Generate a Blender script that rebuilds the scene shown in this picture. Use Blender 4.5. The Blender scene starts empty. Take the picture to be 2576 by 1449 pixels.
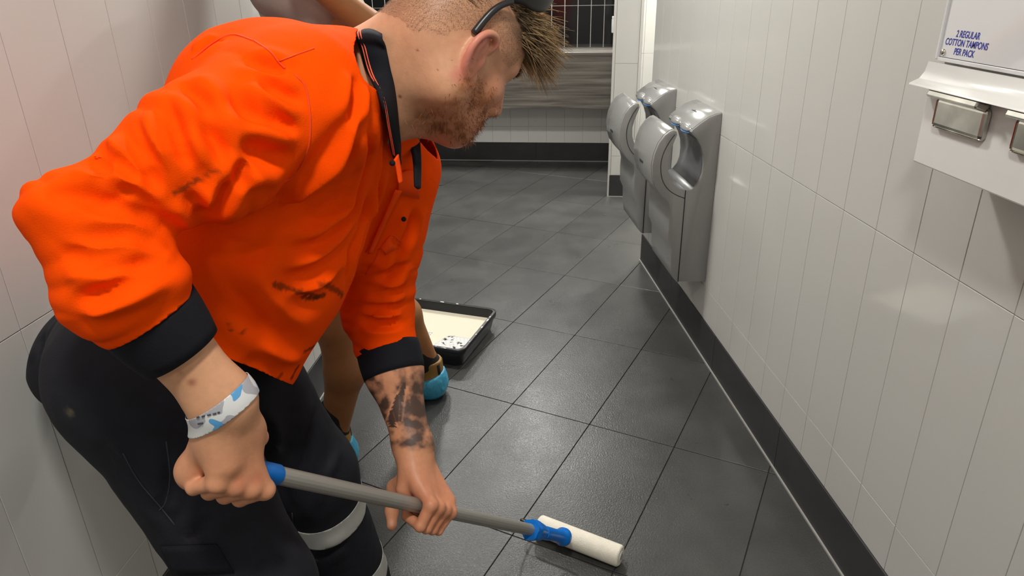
import bpy, bmesh, math, random
import numpy as np
from mathutils import Vector, Matrix
from mathutils.bvhtree import BVHTree

# ---------------------------------------------------------------- camera
FPX = 1793.765
CX, CY = 1288.0, 724.5
CAM = np.array([0.0, 0.0, 1.45])
# camera axes (right, image-down, forward) as columns, in room axes: X across, Y along the right wall, Z up
WR = np.array([[0.99717779, -0.0446695, 0.06034152],
               [-0.07327537, -0.40408471, 0.91178192],
               [-0.01634576, -0.91363022, -0.40621747]])
sc = bpy.context.scene
col = sc.collection
cam_d = bpy.data.cameras.new('camera')
cam = bpy.data.objects.new('camera', cam_d)
col.objects.link(cam)
cam_d.sensor_width = 36.0
cam_d.lens = 36.0 * FPX / 2576.0
cam_d.clip_start = 0.05
cam.matrix_world = Matrix(((WR[0, 0], -WR[0, 1], -WR[0, 2], CAM[0]),
                           (WR[1, 0], -WR[1, 1], -WR[1, 2], CAM[1]),
                           (WR[2, 0], -WR[2, 1], -WR[2, 2], CAM[2]),
                           (0, 0, 0, 1)))
sc.camera = cam

def ray(x, y):
    return WR @ np.array([(x - CX) / FPX, (y - CY) / FPX, 1.0])
def P3(x, y, d):                       # a point at distance d seen at photo pixel x, y
    return CAM + ray(x, y) * d

# ---------------------------------------------------------------- world, exposure, lamps
w = bpy.data.worlds.new('world'); sc.world = w
w.use_nodes = True
w.node_tree.nodes['Background'].inputs[0].default_value = (0.9, 0.92, 1.0, 1)
w.node_tree.nodes['Background'].inputs[1].default_value = 0.05
sc.view_settings.view_transform = 'Standard'
sc.view_settings.look = 'None'
sc.view_settings.gamma = 1.0
sc.view_settings.use_curve_mapping = False
sc.view_settings.exposure = 0.0
CEIL = 2.7
LAMPS = [(-0.50, 5.35, 30), (0.58, 5.55, 52), (-0.05, 0.10, 26), (-0.20, -1.30, 8), (-0.20, 2.65, 42), (1.70, 4.60, 75)]

# ---------------------------------------------------------------- materials
MATS = {}
def srgb(r, g, b):
    f = lambda c: c / 12.92 if c <= 0.04045 else ((c + 0.055) / 1.055) ** 2.4
    return (f(r / 255), f(g / 255), f(b / 255), 1)
def mat(name, color, rough=0.5, metal=0.0, noise=0.0, nscale=8.0, bump=0.0, bscale=60.0, attr=None, spec=0.5,
        coat=0.0, sss=0.0, trans=0.0, emit=0.0, rvar=0.0, stretch=None, sheen=0.0, ior=None, bdist=0.01):
    if name in MATS: return MATS[name]
    m = bpy.data.materials.new(name); m.use_nodes = True
    nt = m.node_tree; b = nt.nodes['Principled BSDF']; L = nt.links
    b.inputs['Base Color'].default_value = color
    b.inputs['Roughness'].default_value = rough
    b.inputs['Metallic'].default_value = metal
    b.inputs['Specular IOR Level'].default_value = spec
    b.inputs['Coat Weight'].default_value = coat
    b.inputs['Transmission Weight'].default_value = trans
    b.inputs['Sheen Weight'].default_value = sheen
    if ior: b.inputs['IOR'].default_value = ior
    if sss:
        b.inputs['Subsurface Weight'].default_value = sss
        b.inputs['Subsurface Radius'].default_value = (0.012, 0.005, 0.003)
        b.inputs['Subsurface Scale'].default_value = 0.6
    if emit:
        b.inputs['Emission Color'].default_value = color
        b.inputs['Emission Strength'].default_value = emit
    tc = nt.nodes.new('ShaderNodeTexCoord')
    vec = tc.outputs['Object']
    if stretch:
        mp = nt.nodes.new('ShaderNodeMapping'); mp.inputs['Scale'].default_value = stretch
        L.new(vec, mp.inputs['Vector']); vec = mp.outputs['Vector']
    src = None
    if attr:
        a = nt.nodes.new('ShaderNodeVertexColor'); a.layer_name = attr; src = a.outputs['Color']
    if noise:
        n = nt.nodes.new('ShaderNodeTexNoise'); n.inputs['Scale'].default_value = nscale; n.inputs['Detail'].default_value = 6
        L.new(vec, n.inputs['Vector'])
        r = nt.nodes.new('ShaderNodeMapRange'); r.inputs[1].default_value = 0.25; r.inputs[2].default_value = 0.75
        r.inputs[3].default_value = 1 - noise; r.inputs[4].default_value = 1 + noise
        L.new(n.outputs[0], r.inputs[0])
        mx = nt.nodes.new('ShaderNodeMix'); mx.data_type = 'RGBA'; mx.blend_type = 'MULTIPLY'; mx.inputs[0].default_value = 1
        mx.inputs['A'].default_value = color
        if src: L.new(src, mx.inputs['A'])
        L.new(r.outputs[0], mx.inputs['B'])
        src = mx.outputs['Result']
        if rvar:
            r2 = nt.nodes.new('ShaderNodeMapRange'); r2.inputs[1].default_value = 0.25; r2.inputs[2].default_value = 0.75
            r2.inputs[3].default_value = rough - rvar; r2.inputs[4].default_value = rough + rvar
            L.new(n.outputs[0], r2.inputs[0]); L.new(r2.outputs[0], b.inputs['Roughness'])
    if src: L.new(src, b.inputs['Base Color'])
    if bump:
        n = nt.nodes.new('ShaderNodeTexNoise'); n.inputs['Scale'].default_value = bscale; n.inputs['Detail'].default_value = 3
        L.new(vec, n.inputs['Vector'])
        bp = nt.nodes.new('ShaderNodeBump'); bp.inputs['Strength'].default_value = bump; bp.inputs['Distance'].default_value = bdist
        L.new(n.outputs[0], bp.inputs['Height']); L.new(bp.outputs[0], b.inputs['Normal'])
    MATS[name] = m
    return m

M_WTILE = mat('white_gloss_tile', (0.56, 0.555, 0.525, 1), 0.09, noise=0.025, nscale=1.3, bump=0.02, bscale=14, bdist=0.004)
M_LTILE = mat('satin_tile', (0.60, 0.59, 0.56, 1), 0.38, spec=.35, noise=0.025, nscale=1.3, bump=0.02, bscale=9)
M_GROUT = mat('pale_grout', (0.44, 0.43, 0.40, 1), 0.9)
M_FGROUT = mat('dark_grout', (0.055, 0.054, 0.05, 1), 0.85, noise=0.5, nscale=5)
M_PLAST = mat('plaster', (0.66, 0.65, 0.62, 1), 0.8)
M_SKIRT = mat('skirting_tile', (0.030, 0.030, 0.030, 1), 0.42, noise=0.2, nscale=9)
M_CAULK = mat('caulk', (0.33, 0.32, 0.30, 1), 0.7)
M_ALU = mat('brushed_trim', (0.62, 0.61, 0.58, 1), 0.35, metal=0.3)
M_BLACKT = mat('black_gloss_tile', (0.008, 0.008, 0.009, 1), 0.08)
M_WGROUT = mat('white_grout', (0.72, 0.71, 0.66, 1), 0.8)

def floor_material():
    m = bpy.data.materials.new('slate_look_porcelain'); m.use_nodes = True
    nt = m.node_tree; L = nt.links; b = nt.nodes['Principled BSDF']
    geo = nt.nodes.new('ShaderNodeNewGeometry'); oi = nt.nodes.new('ShaderNodeObjectInfo')
    def noise(scale, det):
        n = nt.nodes.new('ShaderNodeTexNoise'); n.inputs['Scale'].default_value = scale; n.inputs['Detail'].default_value = det
        L.new(geo.outputs['Position'], n.inputs['Vector']); return n.outputs[0]
    def rng(x, a, b_, c, d):
        r = nt.nodes.new('ShaderNodeMapRange')
        for i, v in enumerate((a, b_, c, d)): r.inputs[i + 1].default_value = v
        L.new(x, r.inputs[0]); return r.outputs[0]
    def mul(x, y):
        q = nt.nodes.new('ShaderNodeMath'); q.operation = 'MULTIPLY'; L.new(x, q.inputs[0]); L.new(y, q.inputs[1]); return q.outputs[0]
    k = mul(mul(rng(noise(4.5, 5), .3, .7, .78, 1.22), rng(noise(160, 3), .3, .7, .88, 1.12)), rng(oi.outputs['Random'], 0, 1, .92, 1.08))
    mx = nt.nodes.new('ShaderNodeMix'); mx.data_type = 'RGBA'; mx.blend_type = 'MULTIPLY'; mx.inputs[0].default_value = 1
    mx.inputs['A'].default_value = (0.052, 0.052, 0.049, 1); L.new(k, mx.inputs['B']); L.new(mx.outputs['Result'], b.inputs['Base Color'])
    L.new(rng(noise(7, 4), .3, .7, .27, .35), b.inputs['Roughness'])
    v = nt.nodes.new('ShaderNodeTexNoise'); v.inputs['Scale'].default_value = 210; v.inputs['Detail'].default_value = 2; v.inputs['Distortion'].default_value = .5
    L.new(geo.outputs['Position'], v.inputs['Vector'])
    bp = nt.nodes.new('ShaderNodeBump'); bp.inputs['Strength'].default_value = 0.40; bp.inputs['Distance'].default_value = 0.0018
    L.new(v.outputs[0], bp.inputs['Height']); L.new(bp.outputs[0], b.inputs['Normal'])
    return m
M_FLOOR = floor_material()

def wood_material():
    m = bpy.data.materials.new('grey_wood_laminate'); m.use_nodes = True
    nt = m.node_tree; L = nt.links; b = nt.nodes['Principled BSDF']
    tc = nt.nodes.new('ShaderNodeTexCoord'); mp = nt.nodes.new('ShaderNodeMapping'); mp.inputs['Scale'].default_value = (1.1, 9, 26)
    L.new(tc.outputs['Object'], mp.inputs[0])
    n = nt.nodes.new('ShaderNodeTexNoise'); n.inputs['Scale'].default_value = 1.6; n.inputs['Detail'].default_value = 7; n.inputs['Distortion'].default_value = .5
    L.new(mp.outputs[0], n.inputs['Vector'])
    cr = nt.nodes.new('ShaderNodeValToRGB')
    cr.color_ramp.elements[0].position = .3; cr.color_ramp.elements[0].color = (0.090, 0.080, 0.070, 1)
    cr.color_ramp.elements[1].position = .72; cr.color_ramp.elements[1].color = (0.30, 0.275, 0.24, 1)
    L.new(n.outputs[0], cr.inputs[0]); L.new(cr.outputs[0], b.inputs['Base Color'])
    b.inputs['Roughness'].default_value = .3
    return m
M_WOOD = wood_material()

# ---------------------------------------------------------------- mesh helpers
def link(name, me, m=None, parent=None, smooth=False):
    o = bpy.data.objects.new(name, me); col.objects.link(o)
    if m is not None and not me.materials: me.materials.append(m)
    if parent: o.parent = parent
    if smooth: me.polygons.foreach_set('use_smooth', [True] * len(me.polygons))
    return o
def tag(o, label=None, cat=None, group=None, kind=None):
    if label: o['label'] = label
    if cat: o['category'] = cat
    if group: o['group'] = group
    if kind: o['kind'] = kind
    return o
def empty(name, loc=(0, 0, 0)):
    o = bpy.data.objects.new(name, None); col.objects.link(o); o.location = loc; o.empty_display_size = .05
    return o
def mesh(name, v, f):
    me = bpy.data.meshes.new(name); me.from_pydata([tuple(map(float, q)) for q in v], [], [tuple(map(int, q)) for q in f]); me.update()
    return me
def bm_mesh(name, bm):
    me = bpy.data.meshes.new(name); bm.normal_update(); bm.to_mesh(me); bm.free(); return me
def box_mesh(name, sx, sy, sz, bev=0.0, seg=1):
    bm = bmesh.new(); bmesh.ops.create_cube(bm, size=1)
    bmesh.ops.scale(bm, vec=(sx, sy, sz), verts=bm.verts)
    if bev: bmesh.ops.bevel(bm, geom=bm.edges[:], offset=bev, segments=seg, profile=.5, affect='EDGES')
    return bm_mesh(name, bm)
def box(name, c, s, m, parent=None, bev=0.0, seg=1, rz=0.0, smooth=False):
    o = link(name, box_mesh(name, *s, bev, seg), m, parent, smooth); o.location = c; o.rotation_euler.z = rz
    return o
def tube_mesh(name, pts, rad, n=12, caps=True):
    pts = [np.array(p, float) for p in pts]; k = len(pts)
    rad = [rad] * k if np.isscalar(rad) else rad
    V = []; F = []
    t0 = pts[1] - pts[0]; ref = np.array([0, 0, 1.0]) if abs(t0[2]) < .9 * np.linalg.norm(t0) else np.array([1.0, 0, 0])
    for i in range(k):
        t = pts[min(i + 1, k - 1)] - pts[max(i - 1, 0)]; t = t / np.linalg.norm(t)
        u = np.cross(t, ref); u /= np.linalg.norm(u); v = np.cross(t, u); ref = np.cross(u, t)
        for j in range(n):
            a = 2 * math.pi * j / n; V.append(pts[i] + rad[i] * (math.cos(a) * u + math.sin(a) * v))
    for i in range(k - 1):
        for j in range(n):
            F.append((i * n + j, i * n + (j + 1) % n, (i + 1) * n + (j + 1) % n, (i + 1) * n + j))
    if caps: F.append(tuple(range(n))[::-1]); F.append(tuple((k - 1) * n + j for j in range(n)))
    return mesh(name, V, F)
def tube(name, pts, rad, m, parent=None, n=12, caps=True):
    o = link(name, tube_mesh(name, pts, rad, n, caps), m, parent)
    me = o.data; me.polygons.foreach_set('use_smooth', [len(p.vertices) == 4 for p in me.polygons])
    return o
def bez(pts, n=6):                     # Catmull-Rom through points
    P = [np.array(p, float) for p in pts]; P = [2 * P[0] - P[1]] + P + [2 * P[-1] - P[-2]]; out = []
    for i in range(1, len(P) - 2):
        for j in range(n):
            t = j / n
            out.append(.5 * (2 * P[i] + (P[i + 1] - P[i - 1]) * t + (2 * P[i - 1] - 5 * P[i] + 4 * P[i + 1] - P[i + 2]) * t * t
                             + (3 * P[i] - P[i - 1] - 3 * P[i + 1] + P[i + 2]) * t ** 3))
    out.append(P[-2]); return out
def extrude_profile(name, prof, d, bev=0.0, seg=2):    # polygon in (a, b) -> prism of depth d along the third axis
    bm = bmesh.new()
    vs = [bm.verts.new((a, 0, b)) for a, b in prof]
    f = bm.faces.new(vs)
    r = bmesh.ops.extrude_face_region(bm, geom=[f])
    bmesh.ops.translate(bm, vec=(0, d, 0), verts=[g for g in r['geom'] if isinstance(g, bmesh.types.BMVert)])
    bmesh.ops.recalc_face_normals(bm, faces=bm.faces[:])
    if bev:
        ed = [e for e in bm.edges if abs(e.verts[0].co.y - e.verts[1].co.y) < 1e-6]
        bmesh.ops.bevel(bm, geom=ed, offset=bev, segments=seg, profile=.5, affect='EDGES', clamp_overlap=True)
    return bm_mesh(name, bm)

# ---------------------------------------------------------------- the room
XW = 0.9433                            # right wall face
YC = 3.546                             # where the right wall ends in an outer corner
TH = math.radians(10.25)               # the far part of the room and the left wall are turned by this
E1 = np.array([math.cos(TH), -math.sin(TH), 0]); E2 = np.array([math.sin(TH), math.cos(TH), 0])
ROWS = [0.153, 0.2855, 0.8915, 1.4975, 2.1035, CEIL]
random.seed(4)

# floor
fl = box('floor', (0.7, 2.0, -0.06), (5.2, 9.0, 0.11), M_FGROUT); tag(fl, kind='structure')
TF = math.radians(31.12)
tile_me = box_mesh('floor_tile', 0.2972, 0.5925, 0.010, 0.0008); tile_me.materials.append(M_FLOOR)
LA = np.array([-0.555, 2.45, 0]) - 0.0 * E1
for i in range(-6, 26):
    for j in range(-8, 16):
        u = 1.45 * (-0.0845 - 0.2067 * (i + .5)); v = 1.45 * (0.9455 + 0.4104 * (j + .5))
        x = u * math.cos(TF) + v * math.sin(TF); y = -u * math.sin(TF) + v * math.cos(TF)
        left = (np.array([x, y, 0]) - LA) @ E1
        if left < -0.2 or y < 0.3 or np.array([x, y, 0]) @ E2 > 5.95: continue
        if (y < YC and x > XW + .25) or x > 1.75: continue
        o = link('tile', tile_me, None, fl); o.location = Vector((x, y, -0.0045 + random.uniform(-.0004, .0004))) - fl.location
        o.rotation_euler.z = -TF

def tiled_wall(name, origin, along, normal, s0, s1, rows, pitch, phase, tm, gm, thick=0.12, smax=None, s_tile0=None, joint=0.0015, tile_name='tile', proud=0.0035):
    """a wall slab whose face carries separate tiles; along/normal are unit vectors, phase is where one joint sits"""
    rz = math.atan2(along[1], along[0])
    mid = origin + along * (s0 + s1) / 2 - normal * (thick / 2)
    z0, z1 = rows[0], rows[-1]
    wl = box(name, (mid[0], mid[1], (z0 + z1) / 2), (s1 - s0, thick, z1 - z0), gm, rz=rz); tag(wl, kind='structure')
    cache = {}
    k0 = math.floor((s0 - phase) / pitch)
    for k in range(k0, math.ceil((s1 - phase) / pitch) + 1):
        a, b = phase + k * pitch, phase + (k + 1) * pitch
        a, b = max(a, s0), min(b, s1)
        if b - a < .012 or (s_tile0 is not None and b < s_tile0): continue
        for r in range(len(rows) - 1):
            h = rows[r + 1] - rows[r]; key = (round(b - a, 4), round(h, 4))
            if key not in cache:
                me = box_mesh(tile_name, b - a - joint, 0.008, h - joint, 0.0007); me.materials.append(tm); cache[key] = me
            o = link(tile_name, cache[key], None, wl)
            p = origin + along * (a + b) / 2 + normal * (proud - .004 + random.uniform(-.00015, .00015))
            o.matrix_parent_inverse = Matrix.Identity(4)
            o.location = wl.matrix_basis.inverted() @ Vector((p[0], p[1], (rows[r] + rows[r + 1]) / 2))
            o.rotation_euler = (random.uniform(-.0004, .0004), 0, random.uniform(-.0012, .0012))
    return wl
AY = np.array([0, 1.0, 0]); NXM = np.array([-1.0, 0, 0])
tiled_wall('wall_right', np.array([XW, 0, 0]), AY, NXM, -1.8, YC, ROWS, 0.1482, 1.4887, M_WTILE, M_GROUT, s_tile0=0.15)
tiled_wall('wall_left', LA, E2, E1, -4.4, 0.85, ROWS, 0.1470, -0.4197, M_LTILE, M_GROUT, s_tile0=-2.0)
# end face of the right wall, recess and far walls
BW = 5.852                             # back wall distance along E2
wl = box('wall_return', (XW + 0.06 + 0.72, YC - .06, CEIL / 2), (1.32, 0.12, CEIL), M_PLAST); tag(wl, kind='structure')
wl = box('wall_far_right', (2.25, 4.9, CEIL / 2), (0.12, 3.0, CEIL), M_PLAST); tag(wl, kind='structure')
wl = box('wall_near', (0.0, -1.86, CEIL / 2), (3.0, 0.12, CEIL), M_PLAST); tag(wl, kind='structure')
ce = box('ceiling', (0.5, 2.0, CEIL + .06), (5.2, 9.0, 0.12), M_PLAST); tag(ce, kind='structure')
# back wall, white below the vanity and black tile above it
tiled_wall('wall_back', E2 * BW, E1, -E2, -1.9, 1.5, [0.153, 0.2855, 0.893], 0.148, -0.06, mat('white_back_tile', (0.78, 0.77, 0.74, 1), 0.3), M_GROUT)
tiled_wall('wall_back_black', E2 * BW, E1, -E2, -1.9, 1.5, [0.897, 1.2017, 1.507, 1.812, 2.117, 2.422, CEIL], 0.1002, 0.0819, M_BLACKT, M_WGROUT, joint=0.0055)
# pier and recess wall
PE = 4.854
tiled_wall('wall_pier', E2 * PE, E1, -E2, 0.145, 0.300, ROWS, 0.148, 0.148, M_WTILE, M_GROUT, thick=0.60)
tiled_wall('wall_recess', E2 * 5.463, E1, -E2, 0.22, 1.0, ROWS, 0.148, 0.22, M_WTILE, M_GROUT, thick=0.2)
for s, wd in ((0.137, 0.016), (0.306, 0.018)):
    p = E2 * (PE + 0.004) + E1 * s
    o = box('trim_pier', (p[0], p[1], CEIL / 2), (wd, 0.022, CEIL), M_ALU, rz=-TH); tag(o, kind='structure')

def skirting(name, origin, along, normal, s0, s1, phase, pitch=0.6):
    rz = math.atan2(along[1], along[0])
    mid = origin + along * (s0 + s1) / 2
    base = box(name, tuple(mid + normal * (-.004) + np.array([0, 0, .0765])), (s1 - s0, 0.012, 0.153), M_FGROUT, rz=rz); tag(base, kind='structure')
    k = math.floor((s0 - phase) / pitch)
    inv = base.matrix_basis.inverted()
    while phase + k * pitch < s1:
        a, b = max(s0, phase + k * pitch), min(s1, phase + (k + 1) * pitch); k += 1
        if b - a < .01: continue
        o = link('tile', box_mesh('skirting_tile', b - a - .002, .008, .150, .0006), M_SKIRT, base)
        p = origin + along * (a + b) / 2 + normal * .004 + np.array([0, 0, .078]); o.location = inv @ Vector(p)
    o = link('caulk_line', box_mesh('caulk', s1 - s0, .006, .006), M_CAULK, base)
    o.location = inv @ Vector(mid + normal * .010 + np.array([0, 0, .003]))
skirting('baseboard_right', np.array([XW, 0, 0]), AY, NXM, -1.8, YC, 1.765)
skirting('baseboard_left', LA, E2, E1, -4.4, 0.85, 0.1)
skirting('baseboard_back', E2 * BW, E1, -E2, -1.9, 1.5, -0.44)
skirting('baseboard_pier', E2 * PE, E1, -E2, 0.139, 0.31, 0.139)
skirting('baseboard_recess', E2 * 5.463, E1, -E2, 0.31, 1.0, 0.31)

# ceiling lamps: recessed round LED fittings
M_LAMP = mat('led_diffuser', (1, 0.96, 0.90, 1), 0.5, emit=6.0)
M_WPL = mat('white_plastic', (0.75, 0.75, 0.73, 1), 0.35)
for i, (x, y, pw) in enumerate(LAMPS):
    lt = empty('ceiling_light', (x, y, CEIL))
    bm = bmesh.new(); bmesh.ops.create_circle(bm, cap_ends=True, radius=.13, segments=32)
    d = link('diffuser', bm_mesh('diffuser', bm), M_LAMP, lt); d.location = (0, 0, -.012)
    ring = [(0.13 * math.cos(a), 0.13 * math.sin(a), -.008) for a in np.linspace(0, 2 * math.pi, 33)]
    link('rim', tube_mesh('rim', ring, .009, 8, False), M_WPL, lt, True)
    tag(lt, 'round recessed LED light in the white ceiling', 'ceiling light', 'recessed lights in the ceiling')
    ld = bpy.data.lights.new('lamp', 'AREA'); ld.shape = 'DISK'; ld.size = .26; ld.energy = pw; ld.color = (1.0, 0.98, 0.935)
    lo = bpy.data.objects.new('lamp', ld); col.objects.link(lo); lo.parent = lt; lo.location = (0, 0, -.018)

# vanity: floating counter with grey wood front below the black tiles
va = empty('vanity_counter', tuple(E2 * (BW - .16) + E1 * -.72))
va.rotation_euler.z = -TH
for nm, c, s in (('cabinet_front', (0, -.150, .686), (1.86, .022, .408)), ('countertop', (0, -.003, .885), (1.86, .318, .016)),
                 ('underside', (0, .0, .495), (1.84, .29, .018))):
    o = link(nm, box_mesh(nm, *s, .002), M_WOOD, va); o.location = c
tag(va, 'floating vanity counter with grey wood laminate front below black wall tiles', 'counter')
sd = empty('soap_dispenser', tuple(E2 * (PE + .02) + E1 * .128 + np.array([0, 0, 1.12])))
sd.rotation_euler.z = -TH
o = link('body', box_mesh('body', .022, .05, .085, .006, 3), M_WPL, sd, True); o.location = (0, 0, 0)
o = link('nozzle', box_mesh('nozzle', .012, .03, .02, .004, 2), M_WPL, sd, True); o.location = (-.004, -.01, .048)
tag(sd, 'small white dispenser fixed to the edge of the tiled pier', 'dispenser')

# ---------------------------------------------------------------- hand dryers
M_DRY = mat('silver_polycarbonate', srgb(160, 160, 158), 0.16, metal=0.25, bump=0.0)
M_DRYF = mat('grey_textured_shell', srgb(146, 146, 144), 0.34, metal=0.15)
M_DRYD = mat('dark_inner_shell', srgb(120, 120, 122), 0.2, metal=0.3)
M_BLK = mat('black_gap', (0.01, 0.01, 0.01, 1), 0.6)
M_BLUE = mat('blue_strip', srgb(70, 130, 200), 0.3)
def dryer(y0):
    """profile in (distance from wall, height); extruded 0.303 along the wall"""
    W_ = 0.303
    root = empty('hand_dryer', (XW - .003, y0, 0.308))
    # back column with rounded head
    arc = lambda c, r, a0, a1, n: [(c[0] + r * math.cos(math.radians(a0 + (a1 - a0) * i / n)), c[1] + r * math.sin(math.radians(a0 + (a1 - a0) * i / n))) for i in range(n + 1)]
    slot_c, slot_r = (0.121, 0.484), 0.108 * .63
    head = [(0.0, 0.0), (0.112, 0.004), (0.112, 0.379)]
    inner = [(0.096, 0.378), (0.078, 0.388), (0.063, 0.408), (0.054, 0.440), (0.053, 0.475), (0.057, 0.508), (0.068, 0.540), (0.086, 0.570), (0.106, 0.588)]
    top = [(0.110, 0.596), (0.104, 0.606), (0.081, 0.625), (0.049, 0.647), (0.020, 0.658), (0.0, 0.661)]
    def part(nm, prof, m, y=0.0, d=W_, bev=.004, smooth=True):
        me = extrude_profile(nm, [(-a, b) for a, b in prof], d, bev, 2)
        o = link(nm, me, m, root); o.location = (0, y, 0)
        if smooth:
            me.polygons.foreach_set('use_smooth', [True] * len(me.polygons)); me.set_sharp_from_angle(angle=math.radians(38))
        return o
    part('back_column', head + inner + top, M_DRYF)
    # front shell: curved lip and body below
    outer = [(0.1125, 0.004), (0.118, 0.004), (0.140, 0.030), (0.147, 0.075), (0.150, 0.150), (0.166, 0.184), (0.168, 0.255), (0.166, 0.300), (0.176, 0.335),
             (0.206, 0.362), (0.230, 0.396), (0.242, 0.435), (0.246, 0.475), (0.240, 0.520), (0.226, 0.560), (0.206, 0.588), (0.188, 0.602)]
    lip = [(0.174, 0.606), (0.163, 0.601), (0.160, 0.588), (0.168, 0.566), (0.180, 0.535), (0.188, 0.500), (0.186, 0.460), (0.175, 0.430), (0.158, 0.404), (0.136, 0.386), (0.1125, 0.379)]
    part('front_shell', outer + lip, M_DRYF, bev=.007)
    # glossy wrap over the front lip
    k = [q for q in outer if q[1] > .39]; off = [(a + .0025, b + .001) for a, b in k]
    part('front_wrap', off + [(0.176, 0.6085), (0.172, 0.600)] + [(a - .006, b - .004) for a, b in reversed(k)], M_DRY, .012, W_ - .030, .001)
    # glossy cap over the head
    hk = top[1:]; part('head_cap', [(a + .001, b + .002) for a, b in hk] + [(a, b - .008) for a, b in reversed(hk)], M_DRY, .006, W_ - .012, .001)
    # glossy lining of the U-shaped slot
    ik = inner[1:-1]; part('slot_lining', [(a + .0025, b) for a, b in ik] + [(a - .006, b) for a, b in reversed(ik)], M_DRYD, .014, W_ - .028, .0005)
    # black seam lines on the near side
    tube('seam', [(-.112, -.0006, .004), (-.112, -.0006, .2), (-.112, -.0006, .379)], .0013, M_BLK, root, 6)
    sm = [(-.170, .590), (-.190, .560), (-.208, .520), (-.214, .475), (-.205, .425), (-.182, .388), (-.150, .364), (-.113, .348)]
    tube('seam', bez([(a, -.0006, b) for a, b in sm], 4), .0013, M_BLK, root, 6)
    # scalloped finger guides with blue strips at the head edge and on the lip
    for yc in (.078, .205):
        bm = bmesh.new(); bmesh.ops.create_uvsphere(bm, u_segments=24, v_segments=14, radius=1.0); bmesh.ops.scale(bm, vec=(.021, .060, .0135), verts=bm.verts)
        o = link('finger_guide', bm_mesh('finger_guide', bm), M_DRY, root, True); o.location = (-.103, yc, .6015); o.rotation_euler = (0, math.radians(-32), 0)
        arc = [(-.107 - .0135 * math.sin(math.pi * t), yc - .056 + .112 * t, .590 - .0035 * math.sin(math.pi * t)) for t in np.linspace(.04, .96, 15)]
        tube('blue_strip', arc, .0022, M_BLUE, root, 6)
    # icon marks on top of the cap
    box('mark', (-.056, .15, .6452), (.003, .05, .0012), M_BLK, root); box('mark', (-.050, .15, .648), (.012, .003, .0012), M_BLK, root)
    # maker's lettering on the front wrap
    fc = bpy.data.curves.new('lettering', 'FONT'); fc.body = 'dyson'; fc.size = .024; fc.extrude = .0003
    fo = bpy.data.objects.new('lettering', fc)
    me = bpy.data.meshes.new_from_object(fo); bpy.data.objects.remove(fo)
    o = link('lettering', me, M_BLK, root)
    o.matrix_local = Matrix.Translation((-.2475, .19, .452)) @ Matrix.Rotation(math.radians(-90), 4, 'Z') @ Matrix.Rotation(math.radians(86), 4, 'X')
    return root
d1 = dryer(2.541); tag(d1, 'grey wall-mounted hand dryer with U-shaped slot, beside the paper-white tiles, farther from the wall corner', 'hand dryer', 'hand dryers on the tiled wall')
d2 = dryer(3.118); tag(d2, 'grey wall-mounted hand dryer with U-shaped slot, next to the outer wall corner', 'hand dryer', 'hand dryers on the tiled wall')

# ---------------------------------------------------------------- vending dispenser on the right wall
M_ENAM = mat('white_enamel', (0.70, 0.69, 0.665, 1), 0.22, noise=.03, nscale=6)
M_CHROME = mat('chrome', (0.62, 0.61, 0.56, 1), 0.18, metal=1.0, noise=.25, nscale=25)
M_ACR = mat('clear_acrylic_face', (0.66, 0.66, 0.67, 1), 0.04, coat=.6)
M_INK = mat('blue_print', srgb(52, 58, 150), 0.5)
XD = 0.82
vd = empty('sanitary_vending_dispenser', (XW - .0035, 1.0, 1.119))
def vbox(nm, y0, y1, z0, z1, x0, x1, m, bev=.002, parent=vd, seg=2):
    o = link(nm, box_mesh(nm, x1 - x0, y1 - y0, z1 - z0, bev, seg), m, parent)
    o.location = Vector(((x0 + x1) / 2, (y0 + y1) / 2, (z0 + z1) / 2)) - (parent.location if parent is vd else parent.location + vd.location)
    return o
vbox('casing', .62, 1.222, 1.121, 1.80, XD + .012, XW - .0035, M_ENAM, .004)
vbox('front_plate', .60, 1.230, 1.1195, 1.257, XD, XD + .012, M_ENAM, .003)
bm = bmesh.new()
prof = [(0, 0.036), (-.003, .036), (-.006, .020), (-.014, .008), (-.030, .001), (-.031, -.002), (-.028, -.003), (-.010, .003), (0, .006)]
me = extrude_profile('ledge', prof, .640, .0005, 1); o = link('ledge', me, M_ENAM, vd, True); me.set_sharp_from_angle(angle=.9)
o.location = Vector((XD + .001, .602, 1.258)) - vd.location
vbox('sign_panel', .60, 1.224, 1.304, 1.80, XD + .003, XD + .013, M_ACR, .001)
vbox('panel_edge', 1.2245, 1.2285, 1.300, 1.80, XD - .001, XD + .013, M_ACR, .001)
vbox('panel_edge', .60, 1.2285, 1.297, 1.3035, XD + .001, XD + .013, M_ACR, .001)
bm = bmesh.new(); bmesh.ops.create_uvsphere(bm, u_segments=16, v_segments=8, radius=.0055)
o = link('screw', bm_mesh('screw', bm), M_CHROME, vd, True); o.location = Vector((XD + .002, 1.214, 1.312)) - vd.location; o.scale = (.6, 1, 1)
for i, yc in enumerate((1.124, .935)):
    pl = vbox('coin_return', yc - .064, yc + .064, 1.192, 1.243, XD - .010, XD, M_CHROME, .008, seg=3)
    hd = vbox('hood', -.062, .064, -.005, .007, -.017, .006, M_CHROME, .0028, parent=pl)
    hd.location = (-.012, .002, .029); hd.rotation_euler = (0, .35, 0)
fc = bpy.data.curves.new('printed_text', 'FONT'); fc.body = '2 REGULAR\nCOTTON TAMPONS\nPER PACK'; fc.size = .0150; fc.align_x = 'CENTER'; fc.space_line = .92; fc.extrude = .0002; fc.shear = .16; fc.offset = .0002
fo = bpy.data.objects.new('printed_text', fc); me = bpy.data.meshes.new_from_object(fo); bpy.data.objects.remove(fo)
o = link('printed_text', me, M_INK, vd)
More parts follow.
